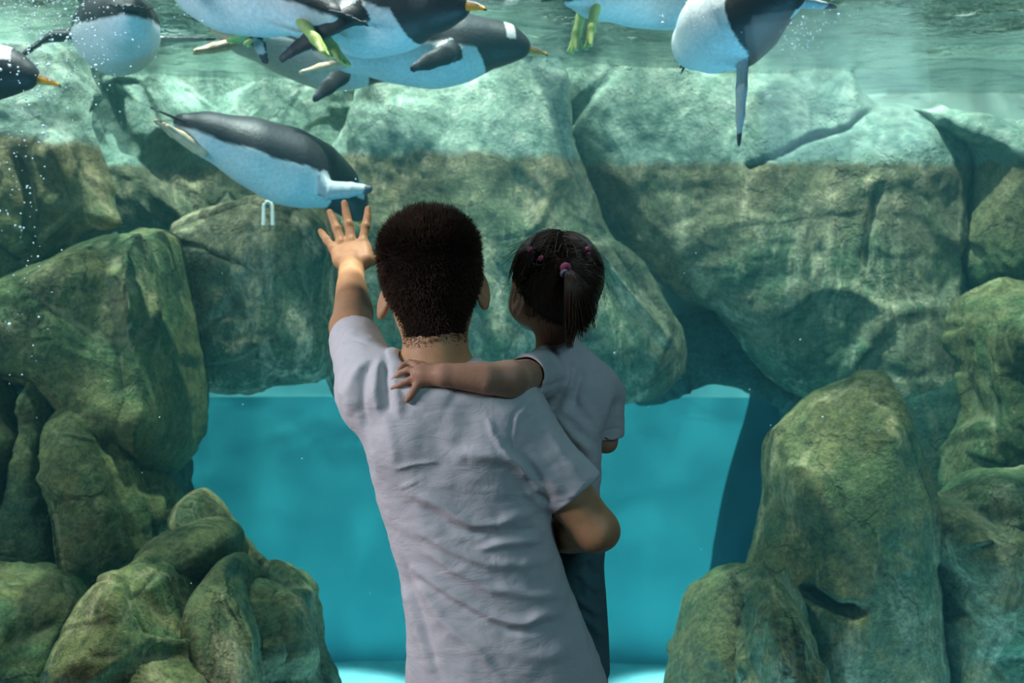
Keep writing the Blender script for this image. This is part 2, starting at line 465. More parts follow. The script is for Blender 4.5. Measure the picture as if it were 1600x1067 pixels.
# upper rockwork, from one side to the other
rock([(-330,60),(120,60),(150,150),(168,240),(180,290),(192,330),(205,358),(150,378),(60,425),(0,465),(-330,520)], 4.0, .30,
     'dark cracked rock in the upper corner under the stream of bubbles', M_ROCK, 11, ridges=[([(130,250),(165,300),(200,360)],30,.05)], grooves=[([(80,270),(90,330),(85,400)],8,.06),([(10,330),(40,380),(60,420)],6,.04)], tilt=-.05)
rock([(130,60),(620,60),(640,240),(600,330),(520,400),(420,420),(330,410),(270,385),(205,368),(185,320),(160,260),(140,160)], 4.55, .22,
     'brown recessed rock face behind the diving penguin', M_ROCKB, 12, centre=(380,230), ridges=[([(560,150),(620,170),(760,150)],50,.06)], grooves=[([(170,120),(200,200),(240,260)],12,.06)], rough=.7)
rock([(560,60),(880,60),(900,250),(945,350),(1008,430),(1058,505),(1075,550),(1062,590),(1030,618),(990,628),(820,640),(640,640),(540,640),(500,560),(500,440),(480,350),(500,270),(560,180)], 4.3, .26,
     'broad mottled rock face rising behind the man and the girl', M_ROCKB, 13, centre=(760,400),
     ridges=[([(880,140),(905,250),(950,350),(1008,430),(1050,500)],26,.10),([(930,400),(985,470),(1035,530)],16,.05)], bumps=[(1000,560,60,50,.08),(620,200,80,60,.05)], facet=.6)
rock([(860,60),(1300,60),(1345,160),(1400,165),(1500,175),(1520,250),(1512,350),(1500,450),(1510,560),(1490,680),(1440,715),(1390,690),(1330,650),(1270,625),(1215,600),(1170,560),(1120,480),(1060,465),(960,380),(900,260)], 4.5, .26,
     'wide streaked brown rock face filling the upper wall beside the girl', M_ROCKB, 14, centre=(1250,350),
     grooves=[([(1510,180),(1505,300),(1500,420),(1500,560)],8,.08),([(1150,280),(1230,240),(1300,215),(1350,180)],4,.035),([(1325,420),(1330,330),(1345,300)],6,.05)],
     ridges=[([(1130,620),(1170,540),(1210,480)],40,.04)], facet=.5)
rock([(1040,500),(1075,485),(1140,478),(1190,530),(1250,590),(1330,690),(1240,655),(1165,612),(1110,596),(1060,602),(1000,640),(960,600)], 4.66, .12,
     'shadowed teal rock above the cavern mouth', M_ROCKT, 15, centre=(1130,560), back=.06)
rock([(1400,168),(1530,186),(1570,192),(1680,190),(1900,200),(1930,300),(1930,480),(1640,470),(1600,458),(1545,448),(1515,440),(1503,340),(1512,240),(1440,200)], 4.42, .24,
     'upright rock by the far edge of the upper wall, split by a vertical crack', M_ROCK, 16, centre=(1680,320), grooves=[([(1570,200),(1585,300),(1600,340)],7,.06)])
rock([(1498,520),(1512,470),(1542,447),(1600,452),(1930,450),(1930,830),(1620,810),(1545,800),(1490,782),(1472,772),(1480,700),(1508,640),(1500,590)], 4.0, .26,
     'rounded rock at the frame edge above the lower slope', M_ROCK, 17, centre=(1610,620), bumps=[(1560,520,40,40,.08),(1490,680,20,40,.05)])
# hanging boulders over the cavern
rock([(272,356),(330,330),(412,308),(470,318),(502,345),(520,400),(532,480),(532,560),(512,590),(430,612),(384,624),(322,618),(302,600),(296,540),(285,450)], 4.1, .30,
     'rounded hanging boulder under the diving penguin, next to the raised hand', M_ROCKB, 18, ridges=[([(280,355),(410,315),(480,335),(515,400)],14,.05)], grooves=[([(285,385),(340,395),(400,420),(450,440)],5,.02)], facet=.6)
rock([(-330,520),(0,468),(60,427),(130,391),(186,365),(250,358),(272,366),(284,420),(298,500),(310,610),(313,680),(292,722),(250,748),(208,732),(160,668),(112,610),(50,585),(-330,560)], 3.75, .42,
     'largest boulder, an overhanging block with a sloping top edge', M_ROCKG, 19, centre=(170,530),
     ridges=[([(262,372),(262,440),(275,540),(285,620),(270,690)],26,.08),([(0,470),(130,394),(200,366)],14,.025)], bumps=[(180,430,60,30,.05),(240,650,50,40,.06),(90,480,60,60,.04)], grooves=[([(200,390),(230,420),(245,430)],10,.03)], facet=.5)
# rock mass behind the lower boulders, coloured dark as shade in the clefts
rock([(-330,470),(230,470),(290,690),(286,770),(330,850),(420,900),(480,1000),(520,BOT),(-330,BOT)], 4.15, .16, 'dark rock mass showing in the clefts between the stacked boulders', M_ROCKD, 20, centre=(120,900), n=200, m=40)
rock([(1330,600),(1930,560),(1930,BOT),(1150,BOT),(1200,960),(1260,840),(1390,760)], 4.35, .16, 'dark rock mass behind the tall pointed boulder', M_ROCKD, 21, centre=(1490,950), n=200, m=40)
rock([(-330,575),(16,580),(42,640),(52,700),(38,790),(8,868),(-330,885)], 3.45, .3, 'tall boulder cut by the frame edge beneath the overhanging block', M_ROCKG, 22, tilt=-.1)
rock([(60,605),(74,585),(90,606),(102,650),(101,720),(114,800),(120,888),(64,897),(16,882),(26,830),(46,760),(56,680)], 3.5, .22, 'narrow upright boulder with a knob on top', M_ROCKG, 23, centre=(75,780), bumps=[(80,620,18,26,.06)], n=240)
rock([(104,664),(128,635),(150,650),(190,716),(212,768),(227,858),(200,884),(142,924),(122,882),(110,790),(101,720)], 3.45, .26, 'wedge-shaped boulder standing between two narrow clefts', M_ROCKG, 24, ridges=[([(118,760),(132,820),(135,870)],10,.03)], centre=(160,780))
rock([(204,745),(224,727),(258,752),(281,790),(277,818),(232,852),(218,825)], 3.55, .18, 'small tilted slab leaning beneath the largest boulder', M_ROCKG, 25, n=200, m=60)
rock([(272,806),(300,770),(326,761),(352,785),(372,830),(402,872),(445,950),(410,960),(350,880),(285,850)], 3.4, .2, 'pointed boulder with a pale crest beside the blue water', M_ROCK, 26, centre=(340,835), ridges=[([(300,772),(330,770),(365,830),(420,910)],12,.04)], n=240)
rock([(228,852),(268,832),(330,824),(360,838),(352,862),(322,892),(312,924),(272,905),(240,880)], 3.2, .2, 'flat-topped stone wedged among the lower boulders', M_ROCKG, 27, n=200, m=60)
rock([(-330,900),(0,890),(80,896),(124,914),(134,960),(124,1050),(110,BOT),(-330,BOT)], 3.1, .34, 'broad boulder in the lower corner below the narrow stones', M_ROCKG, 28, grooves=[([(30,900),(20,1000)],6,.03)])
rock([(96,BOT),(110,1060),(126,960),(152,928),(212,876),(240,870),(264,886),(284,930),(326,968),(384,1010),(410,1100),(420,BOT)], 2.95, .36, 'large lower boulder with a sloping shoulder', M_ROCKG, 29, centre=(240,1080), bumps=[(230,900,30,24,.06)])
rock([(316,930),(344,882),(366,870),(402,902),(434,960),(444,1020),(460,1100),(470,BOT),(350,BOT),(334,1020)], 3.0, .26, 'pear-shaped boulder with a greenish rounded top', M_ROCK, 54, centre=(390,1060), ridges=[([(366,872),(410,930),(440,1000)],12,.04)], n=260)
rock([(400,885),(424,878),(468,918),(490,970),(496,1020),(522,1072),(545,BOT),(430,BOT),(432,1000),(412,940)], 3.2, .22, 'outermost of the stacked boulders, curving down to the pale floor', M_ROCK, 31, centre=(462,1040), grooves=[([(440,920),(470,1000),(490,1067)],7,.04)], n=260)
# the other side
rock([(1222,642),(1270,606),(1325,582),(1352,577),(1370,577),(1384,602),(1412,680),(1436,760),(1447,850),(1462,950),(1480,BOT),(1110,BOT),(1165,1000),(1160,900),(1178,860),(1190,780),(1184,700),(1194,666)], 3.5, .34,
     'tall pointed boulder rising from the basin floor', M_ROCK, 32, centre=(1318,900), expo=2.2,
     ridges=[([(1368,580),(1400,680),(1428,760),(1440,850)],20,.07),([(1196,690),(1205,780),(1190,860)],26,.04)],
     grooves=[([(1345,600),(1335,625),(1360,640)],4,.02),([(1228,898),(1262,916),(1296,912)],9,.08)], bumps=[(1235,720,28,50,.03),(1390,640,20,50,.03)], facet=.28)
rock([(1052,1050),(1078,975),(1100,920),(1140,886),(1172,880),(1190,905),(1186,960),(1210,BOT),(1020,BOT)], 3.35, .24, 'low rounded boulder with a sunlit cap at the edge of the floor', M_ROCK, 33, centre=(1125,1010), n=240)
rock([(1156,950),(1180,897),(1212,882),(1238,900),(1264,940),(1290,1010),(1330,BOT),(1130,BOT)], 3.1, .24, 'low blunt boulder leaning on the foot of the tall pointed one', M_ROCK, 34, centre=(1220,1030), n=240)
rock([(1420,800),(1440,780),(1482,788),(1530,740),(1600,735),(1930,770),(1930,BOT),(1400,BOT),(1440,1000),(1448,880)], 3.55, .34, 'broad lower slope of rock with a pale saddle beside the tall boulder', M_ROCK, 35, centre=(1560,980),
     grooves=[([(1530,800),(1580,850),(1620,900)],12,.06)], bumps=[(1560,830,50,40,.06),(1460,800,30,20,.05)])
# smooth pillar, its dark colour standing for the shaded side of the rear cavern
rock([(1180,560),(1330,560),(1400,800),(1400,1250),(1080,1250),(1095,1030),(1115,860),(1140,740),(1170,640)], 5.6, .25, 'smooth pillar coloured dark as the shaded side of the painted cavern wall', simple('shade_pillar', (0.03, 0.13, 0.15), .8, .1, 3, .2), 36, centre=(1250,880), facet=.15, rough=.3, n=200, m=40)
# ---------------------------------------------------------------- distance-field modelling
def smin(a, b, k):
    h = np.clip(0.5 + 0.5 * (b - a) / k, 0, 1)
    return b + (a - b) * h - k * h * (1 - h)
def smax(a, b, k): return -smin(-a, -b, k)

def cap(p, a, b, ra, rb):
    a = np.asarray(a, float); d = np.asarray(b, float) - a
    t = np.clip(((p - a) @ d) / (d @ d), 0, 1)
    return np.linalg.norm(p - a - t[:, None] * d, axis=1) - (ra + (rb - ra) * t)

def chain(p, pts, rs, k=0.0):
    r = None
    for i in range(len(pts) - 1):
        d = cap(p, pts[i], pts[i + 1], rs[i], rs[i + 1])
        r = d if r is None else (smin(r, d, k) if k else np.minimum(r, d))
    return r

def ell(p, c, r, R=None):
    q = p - np.asarray(c, float)
    if R is not None: q = q @ np.array(R)
    r = np.asarray(r, float)
    k0 = np.linalg.norm(q / r, axis=1); k1 = np.linalg.norm(q / (r * r), axis=1)
    return k0 * (k0 - 1) / np.maximum(k1, 1e-6)

def rot(rx=0, ry=0, rz=0): return np.array(Euler((rx, ry, rz)).to_matrix())

def mesh_sdf(f, lo, hi, h, margin=1.7):
    "surface nets over the blocks that the surface passes through"
    B = 8
    lo = np.array(lo, float); nb = np.ceil((np.array(hi) - lo) / (h * B)).astype(int)
    n = nb * B + 1
    bc = np.stack(np.meshgrid(*[np.arange(k) for k in nb], indexing='ij'), -1).reshape(-1, 3)
    dc = f(lo + (bc + 0.5) * B * h)
    V = np.where(dc > 0, 1.0, -1.0).astype(np.float32).reshape(nb)
    V = np.repeat(np.repeat(np.repeat(V, B, 0), B, 1), B, 2)
    V = np.pad(V, ((0, 1), (0, 1), (0, 1)), mode='edge') * (B * h)
    act = bc[np.abs(dc) < 0.87 * B * h * margin]
    g = np.stack(np.meshgrid(*[np.arange(B + 1)] * 3, indexing='ij'), -1).reshape(-1, 3)
    for s in range(0, len(act), 400):
        a = act[s:s + 400]
        idx = (a[:, None, :] * B + g[None]).reshape(-1, 3)
        V[idx[:, 0], idx[:, 1], idx[:, 2]] = f(lo + idx * h)
    S = V < 0
    c8 = [S[i:n[0]-1+i, j:n[1]-1+j, k:n[2]-1+k] for i in (0, 1) for j in (0, 1) for k in (0, 1)]
    anyv = c8[0].copy(); allv = c8[0].copy()
    for c in c8[1:]: anyv |= c; allv &= c
    cells = np.argwhere(anyv & ~allv)
    ids = np.full(n - 1, -1, dtype=np.int32); ids[tuple(cells.T)] = np.arange(len(cells))
    pos = np.zeros((len(cells), 3)); cnt = np.zeros(len(cells))
    corner = [(i, j, k) for i in (0, 1) for j in (0, 1) for k in (0, 1)]
    val = {c: V[cells[:, 0] + c[0], cells[:, 1] + c[1], cells[:, 2] + c[2]].astype(float) for c in corner}
    for c in corner:
        for ax in range(3):
            if c[ax]: continue
            e = list(c); e[ax] = 1; e = tuple(e)
            a, b = val[c], val[e]; m = (a < 0) != (b < 0)
            t = np.where(m, a / np.where(m, a - b, 1), 0)
            q = np.tile(np.array(c, float), (len(cells), 1)); q[:, ax] = t
            pos += q * m[:, None]; cnt += m
    verts = lo + (cells + pos / cnt[:, None]) * h
    F = []
    for ax in range(3):
        u, v = (ax + 1) % 3, (ax + 2) % 3
        sl0 = [slice(None)] * 3; sl1 = [slice(None)] * 3
        sl0[ax] = slice(0, n[ax] - 1); sl1[ax] = slice(1, n[ax])
        for d in (u, v): sl0[d] = slice(1, n[d] - 1); sl1[d] = slice(1, n[d] - 1)
        A, Bv = S[tuple(sl0)], S[tuple(sl1)]
        e = np.argwhere(A != Bv)
        if not len(e): continue
        ins = A[tuple(e.T)]
        e = e.copy(); e[:, u] += 1; e[:, v] += 1
        def cid(du, dv):
            q = e.copy(); q[:, u] -= du; q[:, v] -= dv; return ids[tuple(q.T)]
        quad = np.stack([cid(1, 1), cid(0, 1), cid(0, 0), cid(1, 0)], 1)
        quad[~ins] = quad[~ins][:, ::-1]
        F.append(quad)
    F = np.vstack(F)
    F = F[(F >= 0).all(1)]
    return verts, F

def relax(v, f, it=2, lam=0.5):
    e = np.vstack([f[:, [0, 1]], f[:, [1, 2]], f[:, [2, 3]], f[:, [3, 0]]])
    for _ in range(it):
        s = np.zeros_like(v); c = np.zeros(len(v))
        for k in range(3): s[:, k] = np.bincount(e[:, 0], v[e[:, 1], k], len(v)) + np.bincount(e[:, 1], v[e[:, 0], k], len(v))
        c = np.bincount(e[:, 0], minlength=len(v)) + np.bincount(e[:, 1], minlength=len(v))
        v = v + lam * (s / np.maximum(c, 1)[:, None] - v)
    return v

def grad(f, p, e=0.002):
    g = np.stack([f(p + np.eye(3)[k] * e) - f(p - np.eye(3)[k] * e) for k in range(3)], 1)
    return g / (np.linalg.norm(g, axis=1, keepdims=True) + 1e-9)

def tubes(paths, radii, sides=3):
    "paths (n, m, 3); radii (m,) or (n, m): thin tapering tubes, one mesh"
    n, m, _ = paths.shape
    T = np.gradient(paths, axis=1); T /= np.linalg.norm(T, axis=2, keepdims=True) + 1e-12
    ref = np.where(np.abs(T[..., 2:3]) < 0.8, np.array([0, 0, 1.0]), np.array([1.0, 0, 0]))
    U = np.cross(T, ref); U /= np.linalg.norm(U, axis=2, keepdims=True) + 1e-12
    W = np.cross(T, U)
    r = np.broadcast_to(radii, (n, m))
    V = np.zeros((n, m, sides, 3))
    for k in range(sides):
        a = 2 * math.pi * k / sides
        V[:, :, k] = paths + (U * math.cos(a) + W * math.sin(a)) * r[..., None]
    base = np.arange(n)[:, None, None] * m * sides
    i = np.arange(m - 1)[None, :, None] * sides; k = np.arange(sides)[None, None, :]
    k1 = (k + 1) % sides
    F = np.stack(np.broadcast_arrays(base + i + k, base + i + k1, base + i + sides + k1, base + i + sides + k), -1).reshape(-1, 4)
    return V.reshape(-1, 3), F
# ---------------------------------------------------------------- the two visitors
rng = np.random.default_rng(7)
def skin_mat(name, c, c2):
    t = NT(name)
    f = t.noise(t.pos(), 22, 4); f2 = t.noise(t.pos(), 260, 3)
    col = t.ramp(f, [(0.35, c2), (0.62, c)])
    b = t.bsdf(col, 0.5, 0.35, t.bump(f2, 0.0006, 0.8), Subsurface_Weight=0.06)
    b.inputs['Subsurface Radius'].default_value = (0.02, 0.008, 0.004)
    return t.m
M_SKIN = skin_mat('skin', (0.62, 0.36, 0.185), (0.52, 0.28, 0.14))
M_SKINC = skin_mat('child_skin', (0.60, 0.34, 0.22), (0.50, 0.27, 0.17))
def cloth_mat(name, c, amp=0.0004, seam=False):
    t = NT(name); p = t.pos()
    w1 = t.noise(t.pos(scale=(1, 1, 3.5)), 320, 2); w2 = t.noise(p, 60, 4); w3 = t.noise(t.pos(scale=(1.0, 1.0, 2.2)), 14, 5, 0.6, 0.8)
    col = t.ramp(w2, [(0.3, tuple(x * 0.93 for x in c)), (0.7, c)])
    b = t.bump(w3, 0.006, 0.55); b = t.bump(w1, amp, 0.8, b)
    t.bsdf(col, 0.9, 0.15, b, Sheen_Weight=0.15); return t.m
M_SHIRT = cloth_mat('white_cotton', (0.80, 0.80, 0.82))
M_SHIRTC = cloth_mat('child_white_cotton', (0.84, 0.80, 0.82))
M_TEALC = cloth_mat('teal_cloth', (0.10, 0.22, 0.24))
M_DARKC = cloth_mat('dark_cloth', (0.05, 0.06, 0.08))
M_HAIR = simple('black_hair', (0.014, 0.010, 0.008), 0.95, 0.05)
M_HAIRT = simple('black_hair_tips', (0.075, 0.045, 0.028), 0.7, 0.2)
M_HAIRC = simple('brown_hair', (0.060, 0.034, 0.020), 0.38, 0.6)
M_PINK = simple('pink_band', (0.85, 0.16, 0.30), 0.5, 0.4)
M_LILAC = simple('lilac_band', (0.65, 0.55, 0.85), 0.5, 0.4)
M_LEATHER = simple('shoe', (0.04, 0.04, 0.045), 0.5, 0.4)
M_EYEW = simple('eye_white', (0.85, 0.83, 0.80), 0.2, 0.5)
M_IRIS = simple('iris', (0.02, 0.012, 0.008), 0.1, 0.6)

Q = P
def fpx(v):
    "picture position of points"
    return CX + v[:, 0] / v[:, 1] * FPX, CY - (v[:, 2] - ZC) / v[:, 1] * FPX

def loft(p, rows, Yc, power=2.3):
    "torso from rows of (py, left px, right px, half depth, Y shift), measured at depth Yc"
    rows = sorted(rows, key=lambda r: -r[0])                # bottom to top
    z = np.array([ZC + (CY - r[0]) / FPX * Yc for r in rows])
    cx = np.array([((r[1] + r[2]) / 2 - CX) / FPX * Yc for r in rows]); a = np.array([(r[2] - r[1]) / 2 / FPX * Yc for r in rows])
    b = np.array([r[3] for r in rows]); yo = np.array([r[4] for r in rows])
    zi = np.clip(p[:, 2], z[0], z[-1])
    def it(v):   # smooth interpolation
        s = np.interp(zi, z, v); e = 0.015
        return (s + np.interp(np.clip(zi + e, z[0], z[-1]), z, v) + np.interp(np.clip(zi - e, z[0], z[-1]), z, v)) / 3
    X = (p[:, 0] - it(cx)) / it(a); Y = (p[:, 1] - Yc - it(yo)) / it(b)
    k = (np.abs(X) ** power + np.abs(Y) ** power) ** (1 / power)
    d = (k - 1) * np.minimum(it(a), it(b)) * 0.95
    dz = np.maximum(z[0] - p[:, 2], p[:, 2] - z[-1])
    return np.where(dz > 0, np.hypot(np.maximum(d, 0), dz), np.maximum(d, dz * 0 + d))

# ===== the man
NECKB, NECKT = Q(683, 578, 1.895), Q(676, 478, 1.935)
SH_L, EL_L, WR_L = Q(578, 606, 1.905), Q(549, 512, 2.12), Q(549, 427, 2.335)
SH_R, EL_R, WR_R = Q(797, 655, 1.90), Q(931, 827, 1.885), Q(806, 832, 2.16)
HR = rot(0, math.radians(-5), math.radians(6))           # head leans a little
HC = Q(673, 424, 1.935)
def man_head(p):
    q = (p - HC) @ HR + HC
    d = ell(q, HC + [0, .004, .000], (.080, .095, .086))
    d = smin(d, ell(q, HC + [0, -.002, .036], (.070, .076, .048)), .03)
    d = smin(d, ell(q, HC + [0, .018, -.034], (.066, .082, .082)), .03)
    d = smin(d, ell(q, HC + [0, .045, -.085], (.052, .052, .048)), .04)      # jaw
    d = smin(d, ell(q, HC + [0, .075, -.112], (.024, .020, .018)), .03)      # chin
    d = smin(d, cap(q, HC + [0, .098, -.025], HC + [0, .117, -.058], .008, .013), .012)   # nose
    d = smin(d, ell(q, HC + [0, .094, -.006], (.045, .010, .008)), .015)     # brow
    d = smin(d, ell(q, HC + [0, .095, -.083], (.024, .009, .0055)), .008)    # lips
    for s in (-1, 1):
        d = smax(d, -ell(q, HC + [s * .031, .104, -.024], (.014, .010, .009)), .012)
        d = smin(d, ell(q, HC + [s * .031, .088, -.024], (.012, .010, .010)), .003)
    return d
EARS = []
for (px, py, s, tl) in ((602, 467, -1, 16), (753, 452, 1, -12)):
    EARS.append((Q(px, py, 1.945), s, math.radians(tl)))
def ears(p, es, w=1.0):
    r = None
    for c, s, tl in es:
        R = rot(0, tl, s * math.radians(-32))
        q = (p - c) @ R
        d = ell(q, (0, 0, 0), (.008 * w, .019 * w, .031 * w))
        d = smax(d, -ell(q, (s * .009 * w, .002 * w, .003 * w), (.007 * w, .011 * w, .018 * w)), .004)
        d = smin(d, ell(q, (0, -.001 * w, -.024 * w), (.007 * w, .008 * w, .010 * w)), .005)
        r = d if r is None else np.minimum(r, d)
    return r

def finger(p, pts, rs): return chain(p, pts, rs, 0.002)
def man_hand_l(p):
    d = ell(p, Q(551, 399, 2.385), (.039, .016, .040), rot(math.radians(-42), 0, 0))
    d = smin(d, cap(p, WR_L, Q(549, 412, 2.37), .026, .024), .014)
    d = smin(d, cap(p, Q(530, 408, 2.372), Q(524, 391, 2.405), .013, .012), .012)
    d = smin(d, cap(p, Q(573, 405, 2.372), Q(571, 384, 2.408), .013, .012), .012)
    K = [((521, 388, 2.405), (511, 375, 2.425), (505, 367, 2.440), (501, 361, 2.449), .0100),
         ((533, 379, 2.412), (526, 357, 2.428), (520, 342, 2.440), (515.5, 331, 2.448), .0108),
         ((549, 376, 2.414), (545, 351, 2.430), (541, 333, 2.441), (538, 317, 2.448), .0112),
         ((567, 377, 2.412), (571, 354, 2.428), (574, 339, 2.440), (575, 326, 2.448), .0108)]
    for a, b, c, e, r in K:
        pts = [Q(*a), Q(*b), Q(*c), Q(*e)]
        d = smin(d, finger(p, pts, [r * .95, r * .86, r * .80, r * .66]), .007)
        d = smin(d, ell(p, pts[0] + [0, -.004, 0], (.009, .009, .009)), .006)
        d = smin(d, ell(p, pts[1] + [0, -.002, 0], (r * .98, r * .95, r * .95)), .003)
    d = smin(d, finger(p, [Q(565, 411, 2.372), Q(580, 408, 2.395), Q(588, 405, 2.415), Q(594, 402, 2.430)], [.015, .0115, .0095, .0080]), .010)
    return d
def man_arm_l(p):
    d = chain(p, [SH_L, EL_L], [.046, .0375])
    f1 = EL_L + (WR_L - EL_L) * .28
    d = smin(d, chain(p, [EL_L, f1 + [.004, 0, -.002], EL_L + (WR_L - EL_L) * .75, WR_L], [.0365, .0385, .030, .0245]), .02)
    return smin(d, man_hand_l(p), .008)
def man_arm_r(p):
    d = chain(p, [SH_R, SH_R + (EL_R - SH_R) * .5, EL_R], [.050, .044, .036])
    d = smin(d, chain(p, [EL_R, EL_R + (WR_R - EL_R) * .3, WR_R], [.036, .040, .027]), .012)
    d = smin(d, ell(p, EL_R + [.014, -.012, -.004], (.018, .018, .018)), .02)
    # hand under the child's thigh, fingers spread forward
    pc = WR_R + [-.015, .075, .01]
    d = smin(d, ell(p, pc, (.018, .046, .040)), .02)
    for i, o in enumerate((-.030, -.010, .010, .029)):
        a = pc + [.0, .035, o]; L = (.052, .060, .064, .055)[i]
        d = smin(d, finger(p, [a, a + [.010, L * .55, .003], a + [.028, L * .9, .004]], [.0095, .0088, .0070]), .006)
    d = smin(d, finger(p, [pc + [0, -.02, .03], pc + [.02, .012, .062], pc + [.036, .04, .075]], [.013, .010, .008]), .01)
    return d
MROWS = [(575, 600, 770, .080, 0), (600, 560, 835, .105, 0), (640, 556, 848, .115, .0), (700, 570, 852, .120, .0), (760, 586, 856, .118, .0), (800, 596, 860, .115, 0),
         (850, 612, 868, .112, 0), (900, 625, 885, .112, 0), (950, 634, 906, .116, 0), (1000, 637, 926, .120, 0), (1067, 634, 950, .125, 0), (1140, 632, 968, .128, 0), (1200, 634, 975, .126, 0)]
MY = 1.93
def man_torso(p, off):
    d = loft(p, MROWS, MY) - off
    d = smin(d, chain(p, [Q(683, 600, 1.905), Q(598, 610, 1.91)], [.050 + off, .056 + off]), .03)
    d = smin(d, chain(p, [Q(683, 600, 1.905), Q(740, 610, 1.905), Q(793, 648, 1.905)], [.050 + off, .050 + off, .056 + off]), .03)
    d = smin(d, ell(p, Q(640, 690, 1.865), (.055, .05, .08)) - off, .03)        # shoulder blades
    d = smin(d, ell(p, Q(765, 700, 1.865), (.055, .05, .075)) - off, .03)
    return d
def man_body(p):
    d = smin(man_head(p), cap(p, NECKB, NECKT, .056, .053), .03)
    d = smin(d, ears(p, EARS, 1.08), .004)
    d = smin(d, chain(p, [Q(683, 595, 1.905), Q(625, 607, 1.91)], [.050, .045]), .03)
    d = smin(d, chain(p, [Q(683, 595, 1.905), Q(745, 618, 1.905)], [.050, .042]), .03)
    d = smin(d, man_torso(p, -.012), .02)
    d = smin(d, man_arm_l(p), .015)
    return smin(d, man_arm_r(p), .015)

def plane(p, a, n):
    n = np.array(n, float); n /= np.linalg.norm(n); return (p - a) @ n
UL = EL_L - SH_L; HEM_L = SH_L + UL * .80
HEM_R = Q(903, 770, 1.89); UR = EL_R - SH_R
def man_shirt(p):
    d = man_torso(p, .0)
    sl = chain(p, [SH_L + [.01, 0, -.01], SH_L + UL * .32, HEM_L + UL * .1], [.064, .054, .0455])
    sl = smax(sl, plane(p, HEM_L, UL + np.array([.03, .02, -.01])), .003)
    sr = chain(p, [SH_R + [-.005, 0, .0], SH_R + UR * .45, HEM_R + UR * .1], [.066, .059, .052])
    sr = smax(sr, plane(p, HEM_R, UR + np.array([0, 0, .02])), .003)
    d = smin(d, sl, .035); d = smin(d, sr, .022)
    # side of the chest under the raised arm
    d = smax(d, -(chain(p, [SH_L + UL * .2, EL_L, WR_L], [.042, .0385, .047])), .003)
    d = smax(d, -(chain(p, [SH_R + UR * .3, EL_R], [.0455, .0415])), .003)
    # neck opening with a narrow rib
    q = p - Q(679, 578, 1.900); rad = np.hypot(q[:, 0], q[:, 1] * .92)
    rib = np.where(q[:, 2] > -.11, np.hypot(np.clip(np.abs(rad - .071) - .005, 0, None), d) - .0042, .05)
    d = smax(d, -np.maximum(rad - .066, -.12 - q[:, 2]), .003)
    d = np.minimum(d, rib)
    d = smax(d, -(p[:, 2] - (ZC + (CY - 1180) / FPX * MY)), .004)
    return d

# folds: (line in picture coordinates, width px, height m); positive stands out towards the viewer
FOLDS_M = [
 ([(609,737),(640,729),(684,725)],3,.0035),([(620,762),(650,754)],3,.003),
 ([(700,716),(730,706),(765,711),(806,728),(836,768),(856,800)],9,.011),
 ([(628,760),(684,789),(735,815),(780,822),(820,806),(846,790)],7,.008),
 ([(650,790),(700,818),(745,830),(800,826)],6,-.006),
 ([(640,815),(700,850),(765,880),(815,884),(866,874)],7,.007),
 ([(745,853),(800,850),(850,846)],5,.006),([(750,842),(790,838),(846,826)],5,-.005),
 ([(660,850),(710,890),(770,920),(840,931),(894,930)],7,.008),
 ([(640,880),(700,930),(760,962),(820,972),(885,955)],7,.009),
 ([(620,868),(652,905),(720,948),(790,982),(830,985),(880,968)],6,-.007),
 ([(618,860),(640,930),(660,1000),(680,1060)],7,.008),([(628,870),(655,960),(690,1067)],6,-.007),
 ([(640,880),(690,970),(740,1015),(790,1067)],7,.007),([(632,900),(645,1000),(650,1067)],6,.006),
 ([(868,880),(898,940),(912,1000),(925,1067)],3,.003),
 ([(700,980),(760,1010),(830,1030),(900,1020)],9,.004),
 ([(596,560),(588,590),(585,620),(594,655)],6,.008),([(604,562),(600,600),(606,650)],5,-.006),
 ([(575,560),(556,590),(546,620),(552,650)],6,.007),([(583,556),(570,590),(566,640),(575,680)],5,-.006),
 ([(612,570),(616,610),(626,660)],6,.006),([(540,560),(533,590),(538,625)],5,.006),
 ([(560,640),(580,700),(590,740)],7,.005),([(600,640),(612,700),(610,740)],8,.004),
 ([(828,612),(806,645),(800,685),(804,722)],2.5,-.0022),([(834,616),(812,648),(806,685)],3,.0012),
 ([(775,690),(800,720),(835,752),(862,780)],6,.008),([(820,700),(850,740),(885,775)],8,.006),
 ([(850,660),(880,710),(910,750)],7,.004),([(790,700),(770,680),(760,650)],5,.003),
 ([(815,740),(840,765),(866,790)],6,-.008),([(720,640),(700,690),(710,730)],14,.004),
 ([(524,552),(550,534),(578,545)],2.2,-.0025),([(864,789),(900,780),(930,742)],2.2,-.002),
]
def apply_folds(v, f, folds, amp=1.0):
    N = vnormals(v, f); px, py = fpx(v); d = np.zeros(len(v))
    wx = px + 5 * vnoise(v * 16, 31); wy = py + 5 * vnoise(v * 16, 32)
    for ln, w, h in folds:
        xs = [a[0] for a in ln]; ys = [a[1] for a in ln]; r = w * 4
        s = (px > min(xs) - r) & (px < max(xs) + r) & (py > min(ys) - r) & (py < max(ys) + r)
        if not s.any(): continue
        di, al = seg_dist(wx[s], wy[s], ln)
        d[s] += h * np.exp(-(di / (w * 1.25)) ** 2) * np.clip(np.minimum(al, 1 - al) * 5 + .05, 0, 1)
    view = v - np.array([0, 0, ZC]); view /= np.linalg.norm(view, axis=1, keepdims=True)
    face = np.clip(-(N * view).sum(1) * 1.5 + .15, 0, 1)
    return v + N * (.88 * amp * d * face)[:, None]

